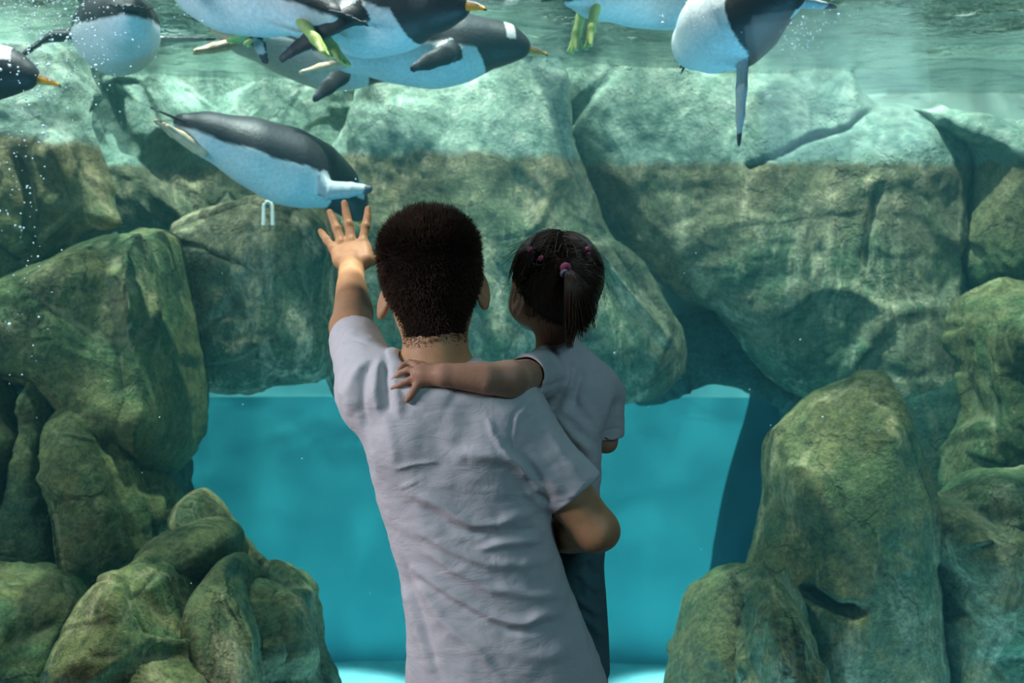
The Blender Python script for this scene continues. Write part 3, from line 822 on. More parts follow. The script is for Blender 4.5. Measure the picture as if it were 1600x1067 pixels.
H = 0.003
man = empty('person', tuple(Q(690, 560, MY) * [1, 1, 0]))
tag(man, 'man with short black hair in a white T-shirt, one hand raised to the glass', 'person')
v, f = mesh_sdf(man_body, (-.44, 1.72, .72), (.26, 2.50, 1.86), H)
v = relax(v, f, 1, .4)
mesh_obj('body', v, f, M_SKIN, man)
v, f = mesh_sdf(man_shirt, (-.36, 1.74, .78), (.24, 2.14, 1.56), H)
v = relax(v, f, 2, .5)
v = apply_folds(v, f, FOLDS_M, 1.0)
N = vnormals(v, f)
v = v + N * (0.0022 * fbm(v * [16, 16, 26], 3, 40))[:, None]
mesh_obj('shirt', v, f, M_SHIRT, man)
# trousers and shoes
def man_legs(p):
    hip = Q(800, 1150, MY)
    d = ell(p, hip + [0, 0, -.03], (.165, .12, .16))
    for s in (-1, 1):
        a = hip + [s * .085, 0, -.06]; k = np.array([hip[0] + s * .095 - .03, MY + .01, .50]); n = np.array([hip[0] + s * .10 - .06, MY - .02, .07])
        d = smin(d, chain(p, [a, k, n], [.092, .066, .058]), .03)
    return smax(d, p[:, 2] - .93, .01)
v, f = mesh_sdf(man_legs, (-.35, 1.7, 0), (.35, 2.15, 1.0), .008)
mesh_obj('trousers', relax(v, f, 2), f, M_DARKC, man)
hip = Q(800, 1150, MY)
for s in (-1, 1):
    c = np.array([hip[0] + s * .10 - .06, MY, 0])
    def shoe(p): return smax(smin(ell(p, c + [0, .06, .035], (.048, .135, .045)), ell(p, c + [0, -.02, .055], (.042, .055, .055)), .02), -p[:, 2] + .001, .003)
    v, f = mesh_sdf(shoe, c + [-.07, -.12, -.01], c + [.07, .22, .13], .006)
    mesh_obj('shoe', v, f, M_LEATHER, man)
for s in (-1, 1):
    q = HC + HR @ np.array([s * .031, .092, -.024])
    v, f = mesh_sdf(lambda p: np.linalg.norm(p - q, axis=1) - .0112, q - .014, q + .014, .0015)
    dirv = HR @ np.array([0, 1, 0]); ang = ((v - q) @ dirv) / .0112
    mi = (ang[f].mean(1) > .86).astype(int)
    mesh_obj('eye', v, f, [M_EYEW, M_IRIS], man, midx=mi)

# short hair: a dense cap and thousands of short upright strands
def hairline(p):
    "positive where hair grows"
    q = (p - HC) @ HR
    top = q[:, 2] + .132 - 1.7 * np.clip(q[:, 1] + .04, 0, .2) * (q[:, 1] < .035) - .128 * (q[:, 1] >= .035) - .6 * np.clip(np.abs(q[:, 0]) - .045, 0, 1)
    fr = .062 - q[:, 1] + np.clip(q[:, 2] - .02, 0, 1) * .9
    return np.minimum(top, fr)
def man_cap(p):
    d = smin(man_head(p), cap(p, NECKB, NECKT, .053, .051), .02) - (.0053 * np.clip(hairline(p) / .035, 0, 1) - .0008)
    d = d + .0006 * vnoise(p * 160, 3)
    return smax(d, -hairline(p) * .5, .003)
v, f = mesh_sdf(man_cap, HC - [.12, .13, .14], HC + [.12, .14, .13], .003)
hair = mesh_obj('hair', v, f, M_HAIR, man)
cv, cf = v, f
hl = hairline(cv)
base = cv[(hl > -.012)]
Nn = vnormals(cv, cf)[(hl > -.012)]; hl = hl[hl > -.012]
pick = rng.integers(0, len(base), 28000)
b0 = base[pick] + rng.normal(0, .0012, (len(pick), 3)); nn = Nn[pick]; hh = hl[pick]
qz = ((b0 - HC) @ HR)[:, 2]
L = np.interp(qz, [-.09, -.04, .02, .06, .10], [.006, .006, .0075, .020, .029]) * rng.uniform(.55, 1.25, len(pick)) * np.clip((hh + .014) / .02, .2, 1)
dr = nn * (.9 - .35 * np.clip(qz[:, None] * 16, 0, 1)) + np.array([0, -.05, .55]) * np.clip(qz[:, None] * 14, -.8, 1) + rng.normal(0, .15, nn.shape) + .25 * np.stack([vnoise(b0 * 70, 61), vnoise(b0 * 70, 62), 0 * b0[:, 0]], 1)
dr /= np.linalg.norm(dr, axis=1, keepdims=True)
tt = np.linspace(0, 1, 4)
paths = b0[:, None, :] - nn[:, None, :] * .002 + dr[:, None, :] * (L[:, None] * tt)[:, :, None] + np.array([0, 0, -.004]) * (tt ** 2)[None, :, None] * (L[:, None, None] / .02)
v, f = tubes(paths, np.array([.0006, .00055, .0004, .0001]))
o = mesh_obj('hair_tips', v, f, M_HAIRT, hair)

# ===== where the man's back is, as seen from the eye point
def back_depth(px, py, Ys=np.linspace(1.6, 2.1, 500)):
    pts = np.array([Q(px, py, Y) for Y in Ys]); d = np.minimum(man_torso(pts, 0), cap(pts, NECKB, NECKT, .053, .051))
    i = np.argmax(d < 0); return Ys[i] if d[i] < 0 else 1.85

# ===== the girl
GY = 2.06
def Bk(px, py, off): return Q(px, py, back_depth(px, py) - off)
GHC = Q(867, 437, 2.045); GR = rot(0, math.radians(3), math.radians(38))
def girl_skull(p):
    q = (p - GHC) @ GR + GHC
    d = ell(q, GHC + [0, -.004, .004], (.070, .083, .078))
    return smin(d, ell(q, GHC + [0, .018, -.030], (.060, .062, .058)), .03)
def girl_head(p):
    q = (p - GHC) @ GR + GHC
    d = girl_skull(p)
    d = smin(d, ell(q, GHC + [0, .034, -.052], (.050, .044, .036)), .03)
    for s in (-1, 1): d = smin(d, ell(q, GHC + [s * .034, .050, -.048], (.020, .020, .022)), .015)
    d = smin(d, ell(q, GHC + [0, .066, -.076], (.014, .012, .011)), .02)
    d = smin(d, ell(q, GHC + [0, .084, -.044], (.008, .009, .008)), .010)
    d = smin(d, ell(q, GHC + [0, .078, -.061], (.014, .006, .004)), .006)
    for s in (-1, 1): d = smin(d, ell(q, GHC + [s * .026, .066, -.026], (.010, .009, .008)), .003)
    return d
GEARS = [(Q(810, 468, 2.012), -1, math.radians(12)), (Q(925, 465, 2.085), 1, math.radians(-8))]
gs = Q(852, 583, 2.02)                       # shoulder of the arm round the man's neck
ge, gw = Bk(797, 592, .030), Bk(694, 586, .020)
def girl_arm_l(p):
    d = chain(p, [gs, ge], [.031, .0285])
    mid = Bk(760, 591, .026)
    d = smin(d, chain(p, [ge, mid, gw], [.0285, .0265, .0185]), .012)
    hc = Bk(664, 586, .016)
    d = smin(d, ell(p, hc, (.024, .011, .020)), .010)
    d = smin(d, cap(p, gw, hc, .0175, .013), .008)
    for k in (((652, 572), (640, 566), (629, 571), (621, 580)), ((650, 581), (638, 577), (625, 583), (614, 593)), ((650, 593), (639, 594), (627, 600), (613, 607))):
        pts = [Bk(k[0][0], k[0][1], .014), Bk(k[1][0], k[1][1], .016), Bk(k[2][0], k[2][1], .012), Bk(k[3][0], k[3][1], .007)]
        d = smin(d, finger(p, pts, [.0068, .0054, .0050, .0042]), .0015)
    d = smin(d, finger(p, [Bk(655, 597, .013), Bk(649, 607, .011), Bk(642, 618, .009), Bk(636, 626, .007)], [.0085, .0068, .0062, .0050]), .004)
    d = smin(d, finger(p, [Bk(672, 578, .010), Bk(660, 571, .004), Bk(650, 566, .000)], [.009, .007, .006]), .004)
    return d
grs, gre = Q(945, 606, 2.09), Q(947, 690, 2.11)
def girl_arm_r(p):
    d = chain(p, [grs, gre, Q(905, 690, 2.24)], [.027, .0225, .017])
    hc = Q(893, 688, 2.275)
    d = smin(d, ell(p, hc, (.020, .026, .012)), .01)
    for o in (-.015, -.005, .006, .015):
        a = hc + [o, .018, 0]; d = smin(d, finger(p, [a, a + [o * .2, .018, -.003], a + [o * .3, .030, -.010]], [.0062, .0058, .005]), .004)
    d = smin(d, finger(p, [hc + [.012, -.005, 0], hc + [.028, .012, .002], hc + [.030, .026, .0]], [.0075, .0065, .0055]), .005)
    return d
GROWS = [(526, 852, 900, .036, 0), (545, 848, 915, .045, 0), (562, 835, 940, .055, 0), (585, 838, 957, .062, 0), (620, 846, 960, .068, 0), (660, 852, 946, .070, 0), (700, 850, 939, .070, 0), (745, 846, 938, .072, 0), (800, 840, 934, .075, 0), (850, 838, 926, .075, 0)]
def girl_body(p):
    d = smin(girl_head(p), cap(p, Q(866, 560, 2.05), Q(864, 490, 2.045), .034, .031), .015)
    d = smin(d, ears(p, GEARS, .95), .003)
    d = smin(d, loft(p, GROWS, GY) + .012, .02)
    d = smin(d, girl_arm_l(p), .01)
    d = smin(d, girl_arm_r(p), .01)
    # thighs and shins
    d = smin(d, chain(p, [Q(895, 850, 2.06), Q(918, 940, 2.06), Q(934, 1090, 2.06)], [.036, .026, .021]), .02)
    d = smin(d, chain(p, [Q(850, 850, 2.08), Q(780, 880, 2.20), Q(770, 1040, 2.22)], [.042, .036, .026]), .02)
    return d
ghem = Q(806, 584, 1.935)
ghem[1] = (gs + (ge - gs) * .62)[1]
def girl_shirt(p):
    d = loft(p, GROWS, GY)
    gu = ge - gs
    sl = chain(p, [Q(880, 590, 2.05), gs, gs + gu * .75], [.050, .044, .036])
    sl = smax(sl, plane(p, gs + gu * .60, gu), .003)
    sr = chain(p, [Q(935, 600, 2.07), Q(948, 615, 2.09), Q(953, 690, 2.11)], [.036, .034, .027])
    sr = smax(sr, plane(p, Q(955, 682, 2.11), gre - grs), .003)
    d = smin(d, sl, .02); d = smin(d, sr, .012)
    d = smax(d, -(chain(p, [gs + gu * .2, ge + gu * .1], [.0325, .031])), .002)
    d = smax(d, -(chain(p, [grs + (gre - grs) * .3, gre], [.0275, .0248])), .002)
    q = p - Q(868, 552, 2.05); rad = np.hypot(q[:, 0], q[:, 1]); ti = q[:, 2] + .25 * q[:, 1] - .10 * q[:, 0]
    rib = np.where(q[:, 2] > -.08, np.hypot(np.clip(np.abs(rad - .042) - .003, 0, None), d) - .0035, .05)
    d = np.minimum(smax(d, -np.maximum(rad - .0385, -.09 - q[:, 2]), .003), rib)
    return smax(d, -(p[:, 2] - Q(0, 845, GY)[2]), .004)
FOLDS_G = [
 ([(842,534),(865,560),(880,590),(884,620)],6,.006),([(852,545),(872,575),(878,600)],4,-.005),
 ([(905,560),(893,590),(888,625),(880,650)],6,.008),([(915,575),(905,600),(897,640)],5,-.006),
 ([(870,640),(900,650),(940,690)],8,.007),([(845,625),(880,660),(915,705),(935,740)],7,.007),([(850,645),(890,690),(925,735)],6,-.007),
 ([(905,620),(930,650),(945,680)],6,.005),([(895,680),(925,700),(940,725)],6,.005),([(960,600),(950,640),(948,680)],5,.004),
 ([(800,560),(830,580),(850,610)],6,.004),([(826,604),(850,602),(878,590)],4,-.006),([(870,570),(900,600),(940,620)],10,.004),
 ([(905,543),(930,556),(938,570)],3,.003),
 ([(940,676),(968,672)],2,-.002),([(778,566),(808,562),(831,598)],2.2,-.002),
]
girl = empty('person', tuple(Q(890, 700, GY)))
tag(girl, 'small girl with ponytail and pink hair bands, carried on the arm of the man', 'person')
v, f = mesh_sdf(girl_body, (-.22, 1.70, .80), (.26, 2.36, 1.73), .0028)
v = relax(v, f, 1, .4)
mesh_obj('body', v, f, M_SKINC, girl)
v, f = mesh_sdf(girl_shirt, (-.06, 1.80, 1.08), (.24, 2.20, 1.56), .0028)
v = relax(v, f, 2, .5); v = apply_folds(v, f, FOLDS_G)
v = v + vnormals(v, f) * (0.0018 * fbm(v * [18, 18, 26], 3, 44))[:, None]
mesh_obj('shirt', v, f, M_SHIRTC, girl)
def girl_pants(p):
    d = ell(p, Q(885, 838, 2.07), (.064, .078, .062))
    d = smin(d, chain(p, [Q(893, 850, 2.06), Q(909, 925, 2.06), Q(919, 985, 2.06), Q(924, 1045, 2.06)], [.056, .044, .037, .034]), .03)
    d = smin(d, chain(p, [Q(850, 850, 2.09), Q(780, 880, 2.20)], [.052, .046]), .03)
    return d
v, f = mesh_sdf(girl_pants, (-.16, 1.9, .85), (.24, 2.32, 1.28), .003)
v = relax(v, f, 2)
v = apply_folds(v, f, [([(905,895),(925,915),(940,925)],5,.006),([(900,930),(920,950),(942,960)],5,.006),([(912,905),(925,950),(935,1010)],5,.005),([(918,880),(935,905)],5,-.005),([(905,960),(930,985),(944,990)],5,.005)])
mesh_obj('trousers', v, f, M_TEALC, girl)
for a, b in ((Q(934, 1092, 2.06), (0, .03, -.03)), (Q(770, 1045, 2.22), (0, .03, -.03))):
    def shoe(p): return ell(p, a + np.array(b), (.030, .066, .030))
    v, f = mesh_sdf(shoe, a - .09, a + .12, .005)
    mesh_obj('shoe', v, f, simple('small_shoe', (.5, .45, .45)), girl)
for s in (-1, 1):
    q = GHC + GR @ np.array([s * .026, .0695, -.026])
    v, f = mesh_sdf(lambda p: np.linalg.norm(p - q, axis=1) - .0085, q - .011, q + .011, .0012)
    mi = ((((v - q) @ (GR @ np.array([0, 1, 0]))) / .0085)[f].mean(1) > .82).astype(int)
    mesh_obj('eye', v, f, [M_EYEW, M_IRIS], girl, midx=mi)

# combed hair gathered by bands into a ponytail
def ghl(p):
    q = (p - GHC) @ GR
    side = np.clip(1 - np.abs(q[:, 0]) / .06, 0, 1)
    return np.minimum(q[:, 2] + .082 - 1.5 * np.clip(q[:, 1] + .03, 0, .2), .052 - q[:, 1] + np.clip(q[:, 2] - .0, 0, 1) * .55)
def girl_cap(p): return smax(girl_skull(p) - .0050, -ghl(p) * .7, .005)
v, f = mesh_sdf(girl_cap, GHC - .11, GHC + .11, .003)
ghair = mesh_obj('hair', v, f, M_HAIR, girl)
def on_skull(px, py, off=.007):
    for Y in np.linspace(1.85, 2.2, 700):
        q = Q(px, py, Y)[None]
        if girl_skull(q)[0] < off: return q[0]
    return Q(px, py, 2.0)
KN = [on_skull(829, 392), on_skull(845, 405), on_skull(884, 420), on_skull(917, 391)]
ck = ghl(v) > 0.0; bv = v[ck]
pick = rng.integers(0, len(bv), 5200); b0 = bv[pick]
kn = np.array(KN); bx, bz = fpx(b0)
front = ((b0 - GHC) @ GR)[:, 1] > .035
dist = np.linalg.norm(b0[:, None] - kn[None], axis=2) - np.array([.012, -.004, .035, .006])
dist[:, 2] += np.where(bz < 400, .05, 0)
near = dist.argmin(1)
m = 9; tt = np.linspace(0, 1, m)
tgt = kn[near]
keep = np.sort(dist, 1); keep = (keep[:, 1] - keep[:, 0]) > .0015
b0, tgt, near = b0[keep], tgt[keep], near[keep]
paths = b0[:, None] * (1 - tt)[None, :, None] + tgt[:, None] * tt[None, :, None]
sag = rng.normal(0, .003, (len(b0), 1, 3)) * np.sin(tt * math.pi)[None, :, None]
paths = paths + sag
for _ in range(4):
    fl = paths.reshape(-1, 3); d = girl_skull(fl); g = grad(girl_skull, fl)
    want = np.tile(.0058 + .0035 * np.sin(tt * 2.6), len(b0)) + np.repeat(rng.uniform(-.0012, .0016, len(b0)), m)
    paths = (fl + g * (want - d)[:, None]).reshape(-1, m, 3)
v, f = tubes(paths, np.array([.0003, .0006, .0008, .0009, .0009, .0009, .0009, .0008, .0007]))
mesh_obj('combed_hair', v, f, M_HAIRC, ghair)
# ponytail
k0 = KN[2] + [0, -.010, -.004]
n = 1300
r1 = rng.normal(0, 1, (n, 2)); r1 /= np.maximum(1, np.linalg.norm(r1, axis=1, keepdims=True) / 1.3)
ends_px = 908 + r1[:, 0] * 15 + rng.normal(0, 4, n); ends_py = 505 + rng.uniform(-34, 30, n) - np.abs(r1[:, 0]) * 14
core = rng.uniform(0, 1, n) < .30
ends_px = np.where(core, 889 + rng.normal(0, 3.0, n), ends_px); ends_py = np.where(core, 528 + rng.uniform(-20, 18, n), ends_py)
E = np.array([Q(a, b, 1.955 + .012 * c) for a, b, c in zip(ends_px, ends_py, r1[:, 1])])
Mx = np.array([Q(a, b, 1.925 + .012 * c) for a, b, c in zip(903 + r1[:, 0] * 19, 458 + rng.normal(0, 6, n), r1[:, 1])])
M0 = np.array([Q(a, b, 1.930 + .008 * c) for a, b, c in zip(894 + r1[:, 0] * 7, 429 + rng.normal(0, 3, n), r1[:, 1])])
m = 12; tt = np.linspace(0, 1, m)[None, :, None]
A = k0[None, None] + r1[:, None, [0, 1, 0]] * .002
paths = (1 - tt) ** 3 * A + 3 * (1 - tt) ** 2 * tt * M0[:, None] + 3 * (1 - tt) * tt ** 2 * Mx[:, None] + tt ** 3 * E[:, None]
paths = paths + .0015 * np.stack([vnoise(paths.reshape(-1, 3) * 40 + k * 7, k) for k in range(3)], 1).reshape(paths.shape) * tt
v, f = tubes(paths, np.array([.0009, .001, .001, .001, .001, .001, .0009, .0009, .0008, .0007, .0005, .0002]))
mesh_obj('ponytail', v, f, M_HAIRC, girl)
# flyaway strands around the head
n = 260
pk = bv[rng.integers(0, len(bv), n)]; g = grad(girl_skull, pk)
dn = np.array([0, 0, -1.0]) - g * (g @ np.array([0, 0, -1.0]))[:, None]; dn /= np.linalg.norm(dn, axis=1, keepdims=True) + 1e-6
L = rng.uniform(.02, .06, (n, 1, 1)); tt = np.linspace(0, 1, 7)[None, :, None]
paths = pk[:, None] + g[:, None] * (.004 + .012 * tt * rng.uniform(.2, 1, (n, 1, 1))) + dn[:, None] * L * tt + rng.normal(0, .004, (n, 1, 3)) * tt
v, f = tubes(paths, np.array([.0003] * 6 + [.0001]))
mesh_obj('loose_strands', v, f, M_HAIRC, ghair)
def band(c, n_, R, r, mat, name='hair_band'):
    n_ = np.array(n_, float); n_ /= np.linalg.norm(n_)
    u = np.cross(n_, [0.3, .2, 1]); u /= np.linalg.norm(u); w = np.cross(n_, u)
    a = np.linspace(0, 2 * math.pi, 25)[:-1]; b = np.linspace(0, 2 * math.pi, 13)[:-1]
    V = []
    for i in a:
        e = u * math.cos(i) + w * math.sin(i)
        for j in b: V.append(c + e * (R + r * math.cos(j)) + n_ * r * math.sin(j))
    F = [(i * 12 + j, ((i + 1) % 24) * 12 + j, ((i + 1) % 24) * 12 + (j + 1) % 12, i * 12 + (j + 1) % 12) for i in range(24) for j in range(12)]
    return mesh_obj(name, V, np.array(F), mat, girl)
tag(band(KN[2] + [-.001, -.008, .001], (.3, -.7, -.5), .0055, .0048, M_PINK), 'thick pink hair band at the ponytail')
tag(band(KN[2] + [-.003, -.011, -.008], (.3, -.6, -.6), .0055, .0028, M_LILAC), 'lilac hair band under the pink one')
for c in (KN[0], KN[1], KN[3]): band(c + [0, -.003, .001], (.4, -.5, -.5), .0028, .0032, M_PINK)
band(KN[3] + Q(2, 7, 1) * 0 + [.002, -.003, -.008], (.4, -.5, -.5), .0026, .0030, M_PINK)
# ---------------------------------------------------------------- penguins
def feather_mat():
    t = NT('penguin_feathers')
    a = t.n('ShaderNodeAttribute', attribute_name='feather')
    f = t.noise(t.pos(scale=(1, 1, 1)), 90, 4, 0.7)
    m = t.ramp(f, [(0.3, (0.82, 0.82, 0.82)), (0.7, (1.1, 1.1, 1.1))])
    c = t.mix(1.0, a.outputs['Color'], m, 'MULTIPLY')
    t.bsdf(c, 0.45, 0.4, t.bump(f, 0.003, 0.6)); return t.m
M_FEATHER = feather_mat()
M_CLAW = simple('claw', (0.04, 0.03, 0.03))
M_FOOT = simple('pale_foot', (0.85, 0.62, 0.42), 0.5, 0.4, 40, 0.2)
M_FOOTG = simple('yellow_green_foot', (0.55, 0.68, 0.22), 0.5, 0.4, 40, 0.2)
M_TAIL = simple('tail_feathers', (0.02, 0.022, 0.028), 0.5, 0.4, 60, 0.3)
M_BAND = simple('blue_flipper_band', (0.02, 0.25, 0.75), 0.4, 0.4)
BLACK, WHITE = np.array([.035, .034, .040]), np.array([.93, .97, .98])

def penguin(loc, fwd, up, fl, fr, label, head=(0, 0), feet=True, foot_mat=None, scale=1.0, band=None, foot_dir=(-1, 0, -.1), seed=0):
    """fwd/up in the place; fl, fr: local points (mid, tip, width direction) of the two flippers; head: sideways, upward turn of the neck"""
    X = np.array(fwd, float); X /= np.linalg.norm(X)
    Z = np.array(up, float); Z -= X * (Z @ X); Z /= np.linalg.norm(Z); Y = np.cross(Z, X)
    M = np.stack([X, Y, Z], 1)                      # local -> place
    hy, hz = head
    sp = [(-.27, 0, .005), (-.18, 0, .0), (-.05, 0, 0), (.08, 0, 0), (.18, 0, .005), (.25, hy * .25, .012 + hz * .25), (.31, hy * .8, .016 + hz * .8), (.352, hy * 1.25, .010 + hz * 1.25)]
    rr = [.028, .060, .093, .109, .090, .058, .047, .028]
    hd = np.array(sp[-1]) - np.array(sp[-2]); hd /= np.linalg.norm(hd)
    flip = []
    for s, F in ((1, fl), (-1, fr)):
        if F is None: continue
        root = np.array([.145, s * .085, .0]); mid, tip, wd = [np.array(a, float) for a in F]
        ax = tip - root; th = np.cross(ax, wd); th /= np.linalg.norm(th)
        if th @ np.array([0, 0, 1]) < 0 : th = -th
        flip.append((s, root, root + mid, root + tip, th))
    def fd(p, F):
        s, a, b, c, th = F
        q = p - a; h = q @ th
        q = a + q + np.outer(h * 2.2, th)
        b2 = b + th * ((b - a) @ th) * 2.2; c2 = c + th * ((c - a) @ th) * 2.2
        return chain(q, [a, (a + b2) / 2, b2, (b2 + c2) / 2, c2], [.026, .030, .031, .025, .013], .01) / 2.2
    def f(p):
        q = p * [1, .97, 1.04]
        d = chain(q, sp, rr, .06)
        d = smin(d, ell(p, (.08, 0, -.022), (.17, .09, .09)), .04)
        for F in flip: d = smin(d, fd(p, F), .012)
        return d
    allp = np.array(sp + [x for F in flip for x in F[1:4]])
    v, fc = mesh_sdf(f, allp.min(0) - .12, allp.max(0) + .12, .006, 2.6)
    v = relax(v, fc, 1, .5)
    # plumage
    nz = vnoise(v * 45, seed) * .004 + vnoise(v * 14, seed + 1) * .006
    x, y, z = v.T; ay = np.abs(y)
    bd = np.interp(x, [-.3, -.15, 0, .12, .20, .235, .26], [-.005, -.002, .008, .016, -.01, -.08, -.2])
    k = np.clip((z + nz - bd) / .006 + .5, 0, 1)[:, None]
    col = WHITE * (1 - k) + BLACK * k
    brow = (np.abs(x - .315 - 0) < .016) & (z > .03 + hz * .8) & (np.abs(y - hy * .8) > .012)
    col[brow] = [.85, .85, .85]
    for F in flip:
        s, a, b, c, th = F
        dd = fd(v, F); ax = (c - a) / np.linalg.norm(c - a); t_ = (v - a) @ ax / np.linalg.norm(c - a)
        on = (dd < .004) & (t_ > .1) & (np.linalg.norm(v * [0, 1, 1], axis=1) > .085)
        topside = ((v - a) - np.outer((v - a) @ ax, ax)) @ th > 0
        bk = (v - (a + np.clip(t_, 0, 1)[:, None] * (c - a))); w = np.cross(th, ax); w = w if w[0] < 0 else -w
        edge = (bk @ w) > .020
        col[on & topside] = BLACK; col[on & topside & edge] = [.75, .8, .8]
        col[on & ~topside] = np.array([.55, .62, .66]); col[on & (t_ > .9)] = [.06, .06, .08]
    root_o = empty('penguin', tuple(np.asarray(loc, float)))
    tag(root_o, label, 'penguin', 'penguins swimming at the top of the basin')
    W = lambda q: np.asarray(loc) + (np.asarray(q) * scale) @ M.T
    mesh_obj('body', W(v), fc, M_FEATHER, root_o, attrs={'feather': col})
    hp = np.array(sp[-1]) + hd * .018
    side = np.cross([0, 0, 1], hd); side /= np.linalg.norm(side); hup = np.cross(hd, side)
    def bill(p):
        q = (p - hp); a = q @ hd; sc = np.stack([a, (q @ side) * 1.35, q @ hup + 5 * np.clip(a - .04, 0, 1) ** 2], 1)
        return chain(sc, [(0, 0, 0), (.035, 0, 0), (.072, 0, 0)], [.0145, .0115, .0045])
    bv, bf = mesh_sdf(bill, hp + hd * .03 - .06, hp + hd * .03 + .07, .0035, 2.5)
    a = (bv - hp) @ hd; u = (bv - hp) @ hup
    bc = np.tile(np.array([.95, .42, .03]), (len(bv), 1)); bc[(u > .006 - .08 * np.clip(a, 0, .07)) & (a < .062)] = [.10, .08, .07]; bc[a > .068] = [.06, .05, .05]
    mesh_obj('bill', W(bv), bf, M_FEATHER, root_o, attrs={'feather': bc})['label'] = 'orange bill with a dark ridge'
    for s in (-1, 1):
        e = np.array(sp[-2]) + hd * .012 + side * s * .043 + hup * .012
        ev, ef = mesh_sdf(lambda p: np.linalg.norm(p - e, axis=1) - .0065, e - .01, e + .01, .002)
        mesh_obj('eye', W(ev), ef, M_IRIS, root_o)
    # tail fan of stiff feathers
    def tail(p):
        d = None
        for i in range(-3, 4):
            q = p * [1, 1, 2.2]
            c = cap(q, (-.27, i * .006, .02), (-.405 + abs(i) * .012, i * .022, .03), .012, .0035)
            d = c if d is None else np.minimum(d, c)
        return d / 2.2
    tv, tf = mesh_sdf(tail, (-.44, -.10, -.03), (-.24, .10, .06), .005, 2.6)
    mesh_obj('tail', W(tv), tf, M_TAIL, root_o)
    if feet:
        fdv = np.array(foot_dir, float); fdv /= np.linalg.norm(fdv)
        for s in (-1, 1):
            a0 = np.array([-.225, s * .040, -.045]); a1 = a0 + fdv * .05
            def foot(p):
                d = cap(p, a0 - fdv * .03, a1, .017, .013)
                for i in (-1, 0, 1):
                    e = a1 + fdv * (.062 - .006 * abs(i)) + np.array([0, i * .022, 0])
                    d = smin(d, cap(p, a1, e, .010, .0065), .010)
                return d
            fv, ff = mesh_sdf(foot, np.minimum(a0, a1 + fdv * .07) - .05, np.maximum(a0, a1 + fdv * .07) + .05, .0045)
            mesh_obj('foot', W(fv), ff, foot_mat or M_FOOT, root_o)
    if band:
        s, a, b, c, th = [F for F in flip if F[0] == band][0]
        ctr = a + (b - a) * .75; ax = (b - a) / np.linalg.norm(b - a); wv = np.cross(ax, th)
        ang = np.linspace(0, 2 * math.pi, 33)[:-1]; V = []
        for o_, g_ in ((-.014, 1.06), (.014, 1.06), (.014, .9), (-.014, .9)):
            for t_ in ang: V.append(ctr + ax * o_ + wv * math.cos(t_) * .037 * g_ + th * math.sin(t_) * .020 * g_)
        F = [(r * 32 + i, r * 32 + (i + 1) % 32, ((r + 1) % 4) * 32 + (i + 1) % 32, ((r + 1) % 4) * 32 + i) for r in range(4) for i in range(32)]
        mesh_obj('flipper_band', W(V), np.array(F), M_BAND, root_o)['label'] = 'blue band round the flipper'
    return root_o

UP = (0, 0, 1)
back = lambda s, d=.19, z=-.02: ((-.07, s * .05, z), (-d, s * .07, z * 2.5), (0, .25 * s, 1))
wide = lambda s, z=-.05, x=-.05: ((x * .4, s * .09, z * .3), (x * 1.6, s * .20, z), (1, 0, 0))
penguin(P(414, 244, 3.50), (.77, .58, -.25), (.15, -.22, 1), ((.02, .07, -.02), (.06, .15, -.05), (1, 0, 0)), ((.03, -.05, -.03), (.13, -.12, .02), (0, .3, 1)),
        'lone penguin diving below the others, just above the raised hand', head=(-.01, -.06), foot_dir=(-1, 0, .25), seed=1)
penguin(P(186, 46, 3.35), (-.40, .88, .10), (.0, -.1, 1), ((.02, .10, -.01), (-.02, .21, -.10), (1, 0, 0)), wide(-1, -.0),
        'round-bellied penguin afloat among bubbles, one flipper hanging outward', feet=False, seed=2)
penguin(P(-178, 128, 3.0), (.95, .15, .12), (-.1, 0, 1), back(1), back(-1), 'penguin entering at the frame edge, only dark head and orange bill in view', head=(0, -.02), seed=3)
penguin(P(396, -12, 3.0), (-.80, .38, .34), (.35, -.12, 1), wide(1, -.12), ((-.04, -.06, -.06), (-.10, -.10, -.15), (1, 0, .2)),
        'penguin with a pale blue belly cut by the upper frame edge, above the diving one', foot_mat=M_FOOTG, foot_dir=(-1, 0, -.55), seed=4)
penguin(P(470, 72, 3.75), (.93, .30, -.14), (.05, -.15, 1), wide(1), ((-.02, -.06, -.08), (-.09, -.09, -.17), (1, 0, 0)),
        'penguin underneath the crowded group with pale feet stretched out behind', foot_dir=(-1, 0, -.45), seed=5)
penguin(P(534, 14, 3.05), (.86, -.33, -.12), (-.05, -.12, 1), wide(1), ((-.07, -.075, -.05), (-.19, -.12, -.15), (.2, .1, 1)),
        'dark penguin in the middle of the group sweeping one big black flipper down', head=(-.02, .005), foot_mat=M_FOOTG, foot_dir=(-1, 0, -.6), seed=6)
penguin(P(638, 76, 3.55), (.96, .16, .06), (0, -.18, 1), wide(1), ((-.05, -.06, -.03), (-.15, -.10, -.07), (.2, .1, 1)),
        'penguin whose level orange bill reaches out furthest from the crowded group', head=(-.01, -.01), foot_dir=(-1, 0, -.2), seed=7)
penguin(P(1014, -16, 3.4), (.82, .40, .22), (-.05, -.1, 1), wide(1), ((-.04, -.07, .0), (-.13, -.12, .02), (1, 0, 0)),
        'penguin between the group and the rolled one, yellow-green feet dangling', foot_mat=M_FOOTG, foot_dir=(-.5, 0, -1), seed=8)
penguin(P(1126, 44, 3.05), (.20, -.97, -.03), (.9, .4, .06), ((.0, .10, -.01), (-.03, .235, -.01), (1, 0, 0)), ((-.0, .05, .13), (-.01, .06, .26), (1, 0, 0)),
        'penguin rolled on its side with one thin flipper pointing straight down', head=(-.03, .03), feet=False, band=-1, seed=9)

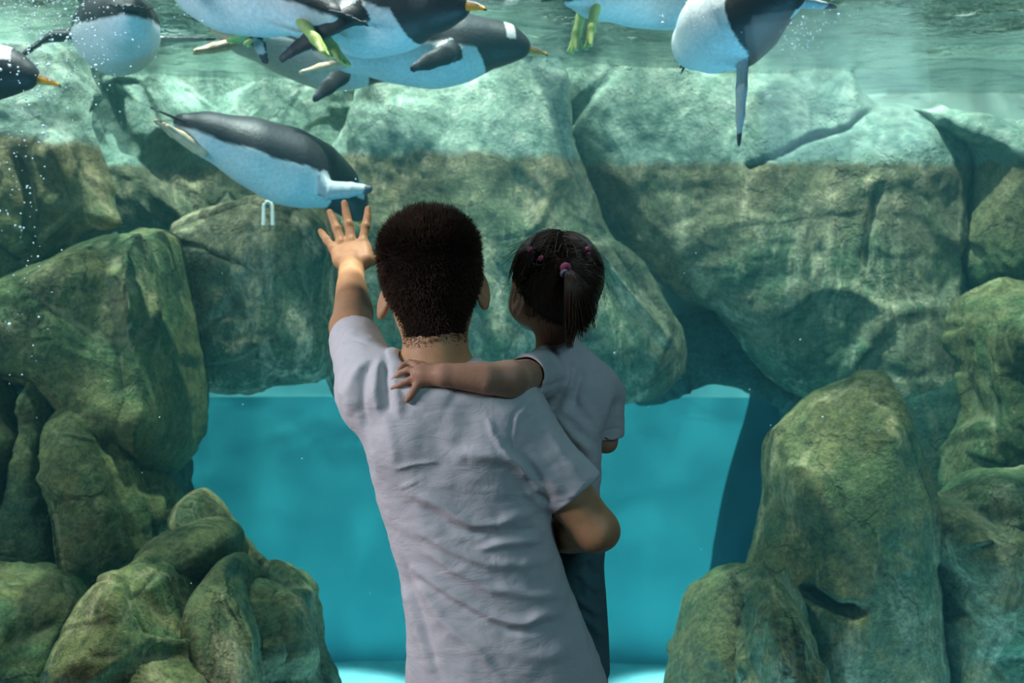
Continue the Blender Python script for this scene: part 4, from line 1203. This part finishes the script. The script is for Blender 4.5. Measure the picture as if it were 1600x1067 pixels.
# bubbles and drifting specks
def spheres(name, pts, rad, mat):
    ico = bpy.data.meshes.new('tmp'); import bmesh
    bm = bmesh.new(); bmesh.ops.create_icosphere(bm, subdivisions=1, radius=1); bm.verts.ensure_lookup_table()
    iv = np.array([v.co[:] for v in bm.verts]); fi = np.array([[v.index for v in f.verts] for f in bm.faces]); bm.free()
    bpy.data.meshes.remove(ico)
    V = (pts[:, None] + iv[None] * rad[:, None, None]).reshape(-1, 3); F = (fi[None] + np.arange(len(pts))[:, None, None] * len(iv)).reshape(-1, 3)
    return mesh_obj(name, V, F, mat)
r = np.random.default_rng(3)
pts, rad = [], []
for (mx, my, sx, sy, n, y0, y1) in ((70, 60, 60, 60, 600, 2.7, 3.6), (35, 330, 25, 120, 110, 2.7, 3.3), (110, 10, 120, 25, 160, 2.8, 3.4), (1180, 30, 70, 22, 170, 2.8, 3.2), (1245, 62, 25, 14, 60, 2.8, 3.2), (800, 500, 600, 350, 130, 2.7, 4.2)):
    for _ in range(n):
        Y = r.uniform(y0, y1); q = P(mx + r.normal() * sx, my + r.normal() * sy, Y)
        if q[2] < SURF - .02 and q[2] > -.3: pts.append(q); rad.append(r.choice([.0015, .0022, .0030, .0045], p=[.45, .35, .15, .05]) * (1 if n != 130 else .7))
tag(spheres('bubbles', np.array(pts), np.array(rad), simple('bubble', (.9, .97, 1), .08, 1.0)), 'fine white air bubbles and specks drifting in the water', 'bubbles', kind='stuff')

# pale loop of tubing hanging on the hanging boulder
a = np.linspace(0, math.pi, 10); L = [(411.5, 352)] + [(418.5 - 6.5 * math.cos(t_), 323 - 8 * math.sin(t_)) for t_ in a] + [(426, 352)]
path = np.array([[P(x_, y_, 3.72) for x_, y_ in L]])
v, f = tubes(path, np.full(len(L), .006), 10)
tag(mesh_obj('tubing_loop', v, f, simple('pale_tubing', (.92, .95, .88), .4, .4)), 'small pale loop of tubing hung above the rounded boulder', 'tubing')
# unseen beam added over the basin to throw a slanting shadow on the rock
a = np.array([-.583, 4.79, 3.2]); b = np.array([1.25, 2.58, 3.2]); d = (b - a) / np.linalg.norm(b - a); w = np.cross(d, [0, 0, 1]) * .09
V = [a - w, a + w, b + w, b - w]; V = V + [q + [0, 0, .10] for q in V]
tag(mesh_obj('shadow_beam', V, np.array([(0, 3, 2, 1), (4, 5, 6, 7), (0, 1, 5, 4), (1, 2, 6, 5), (2, 3, 7, 6), (3, 0, 4, 7)]), M_CONC, smooth=False), kind='structure')
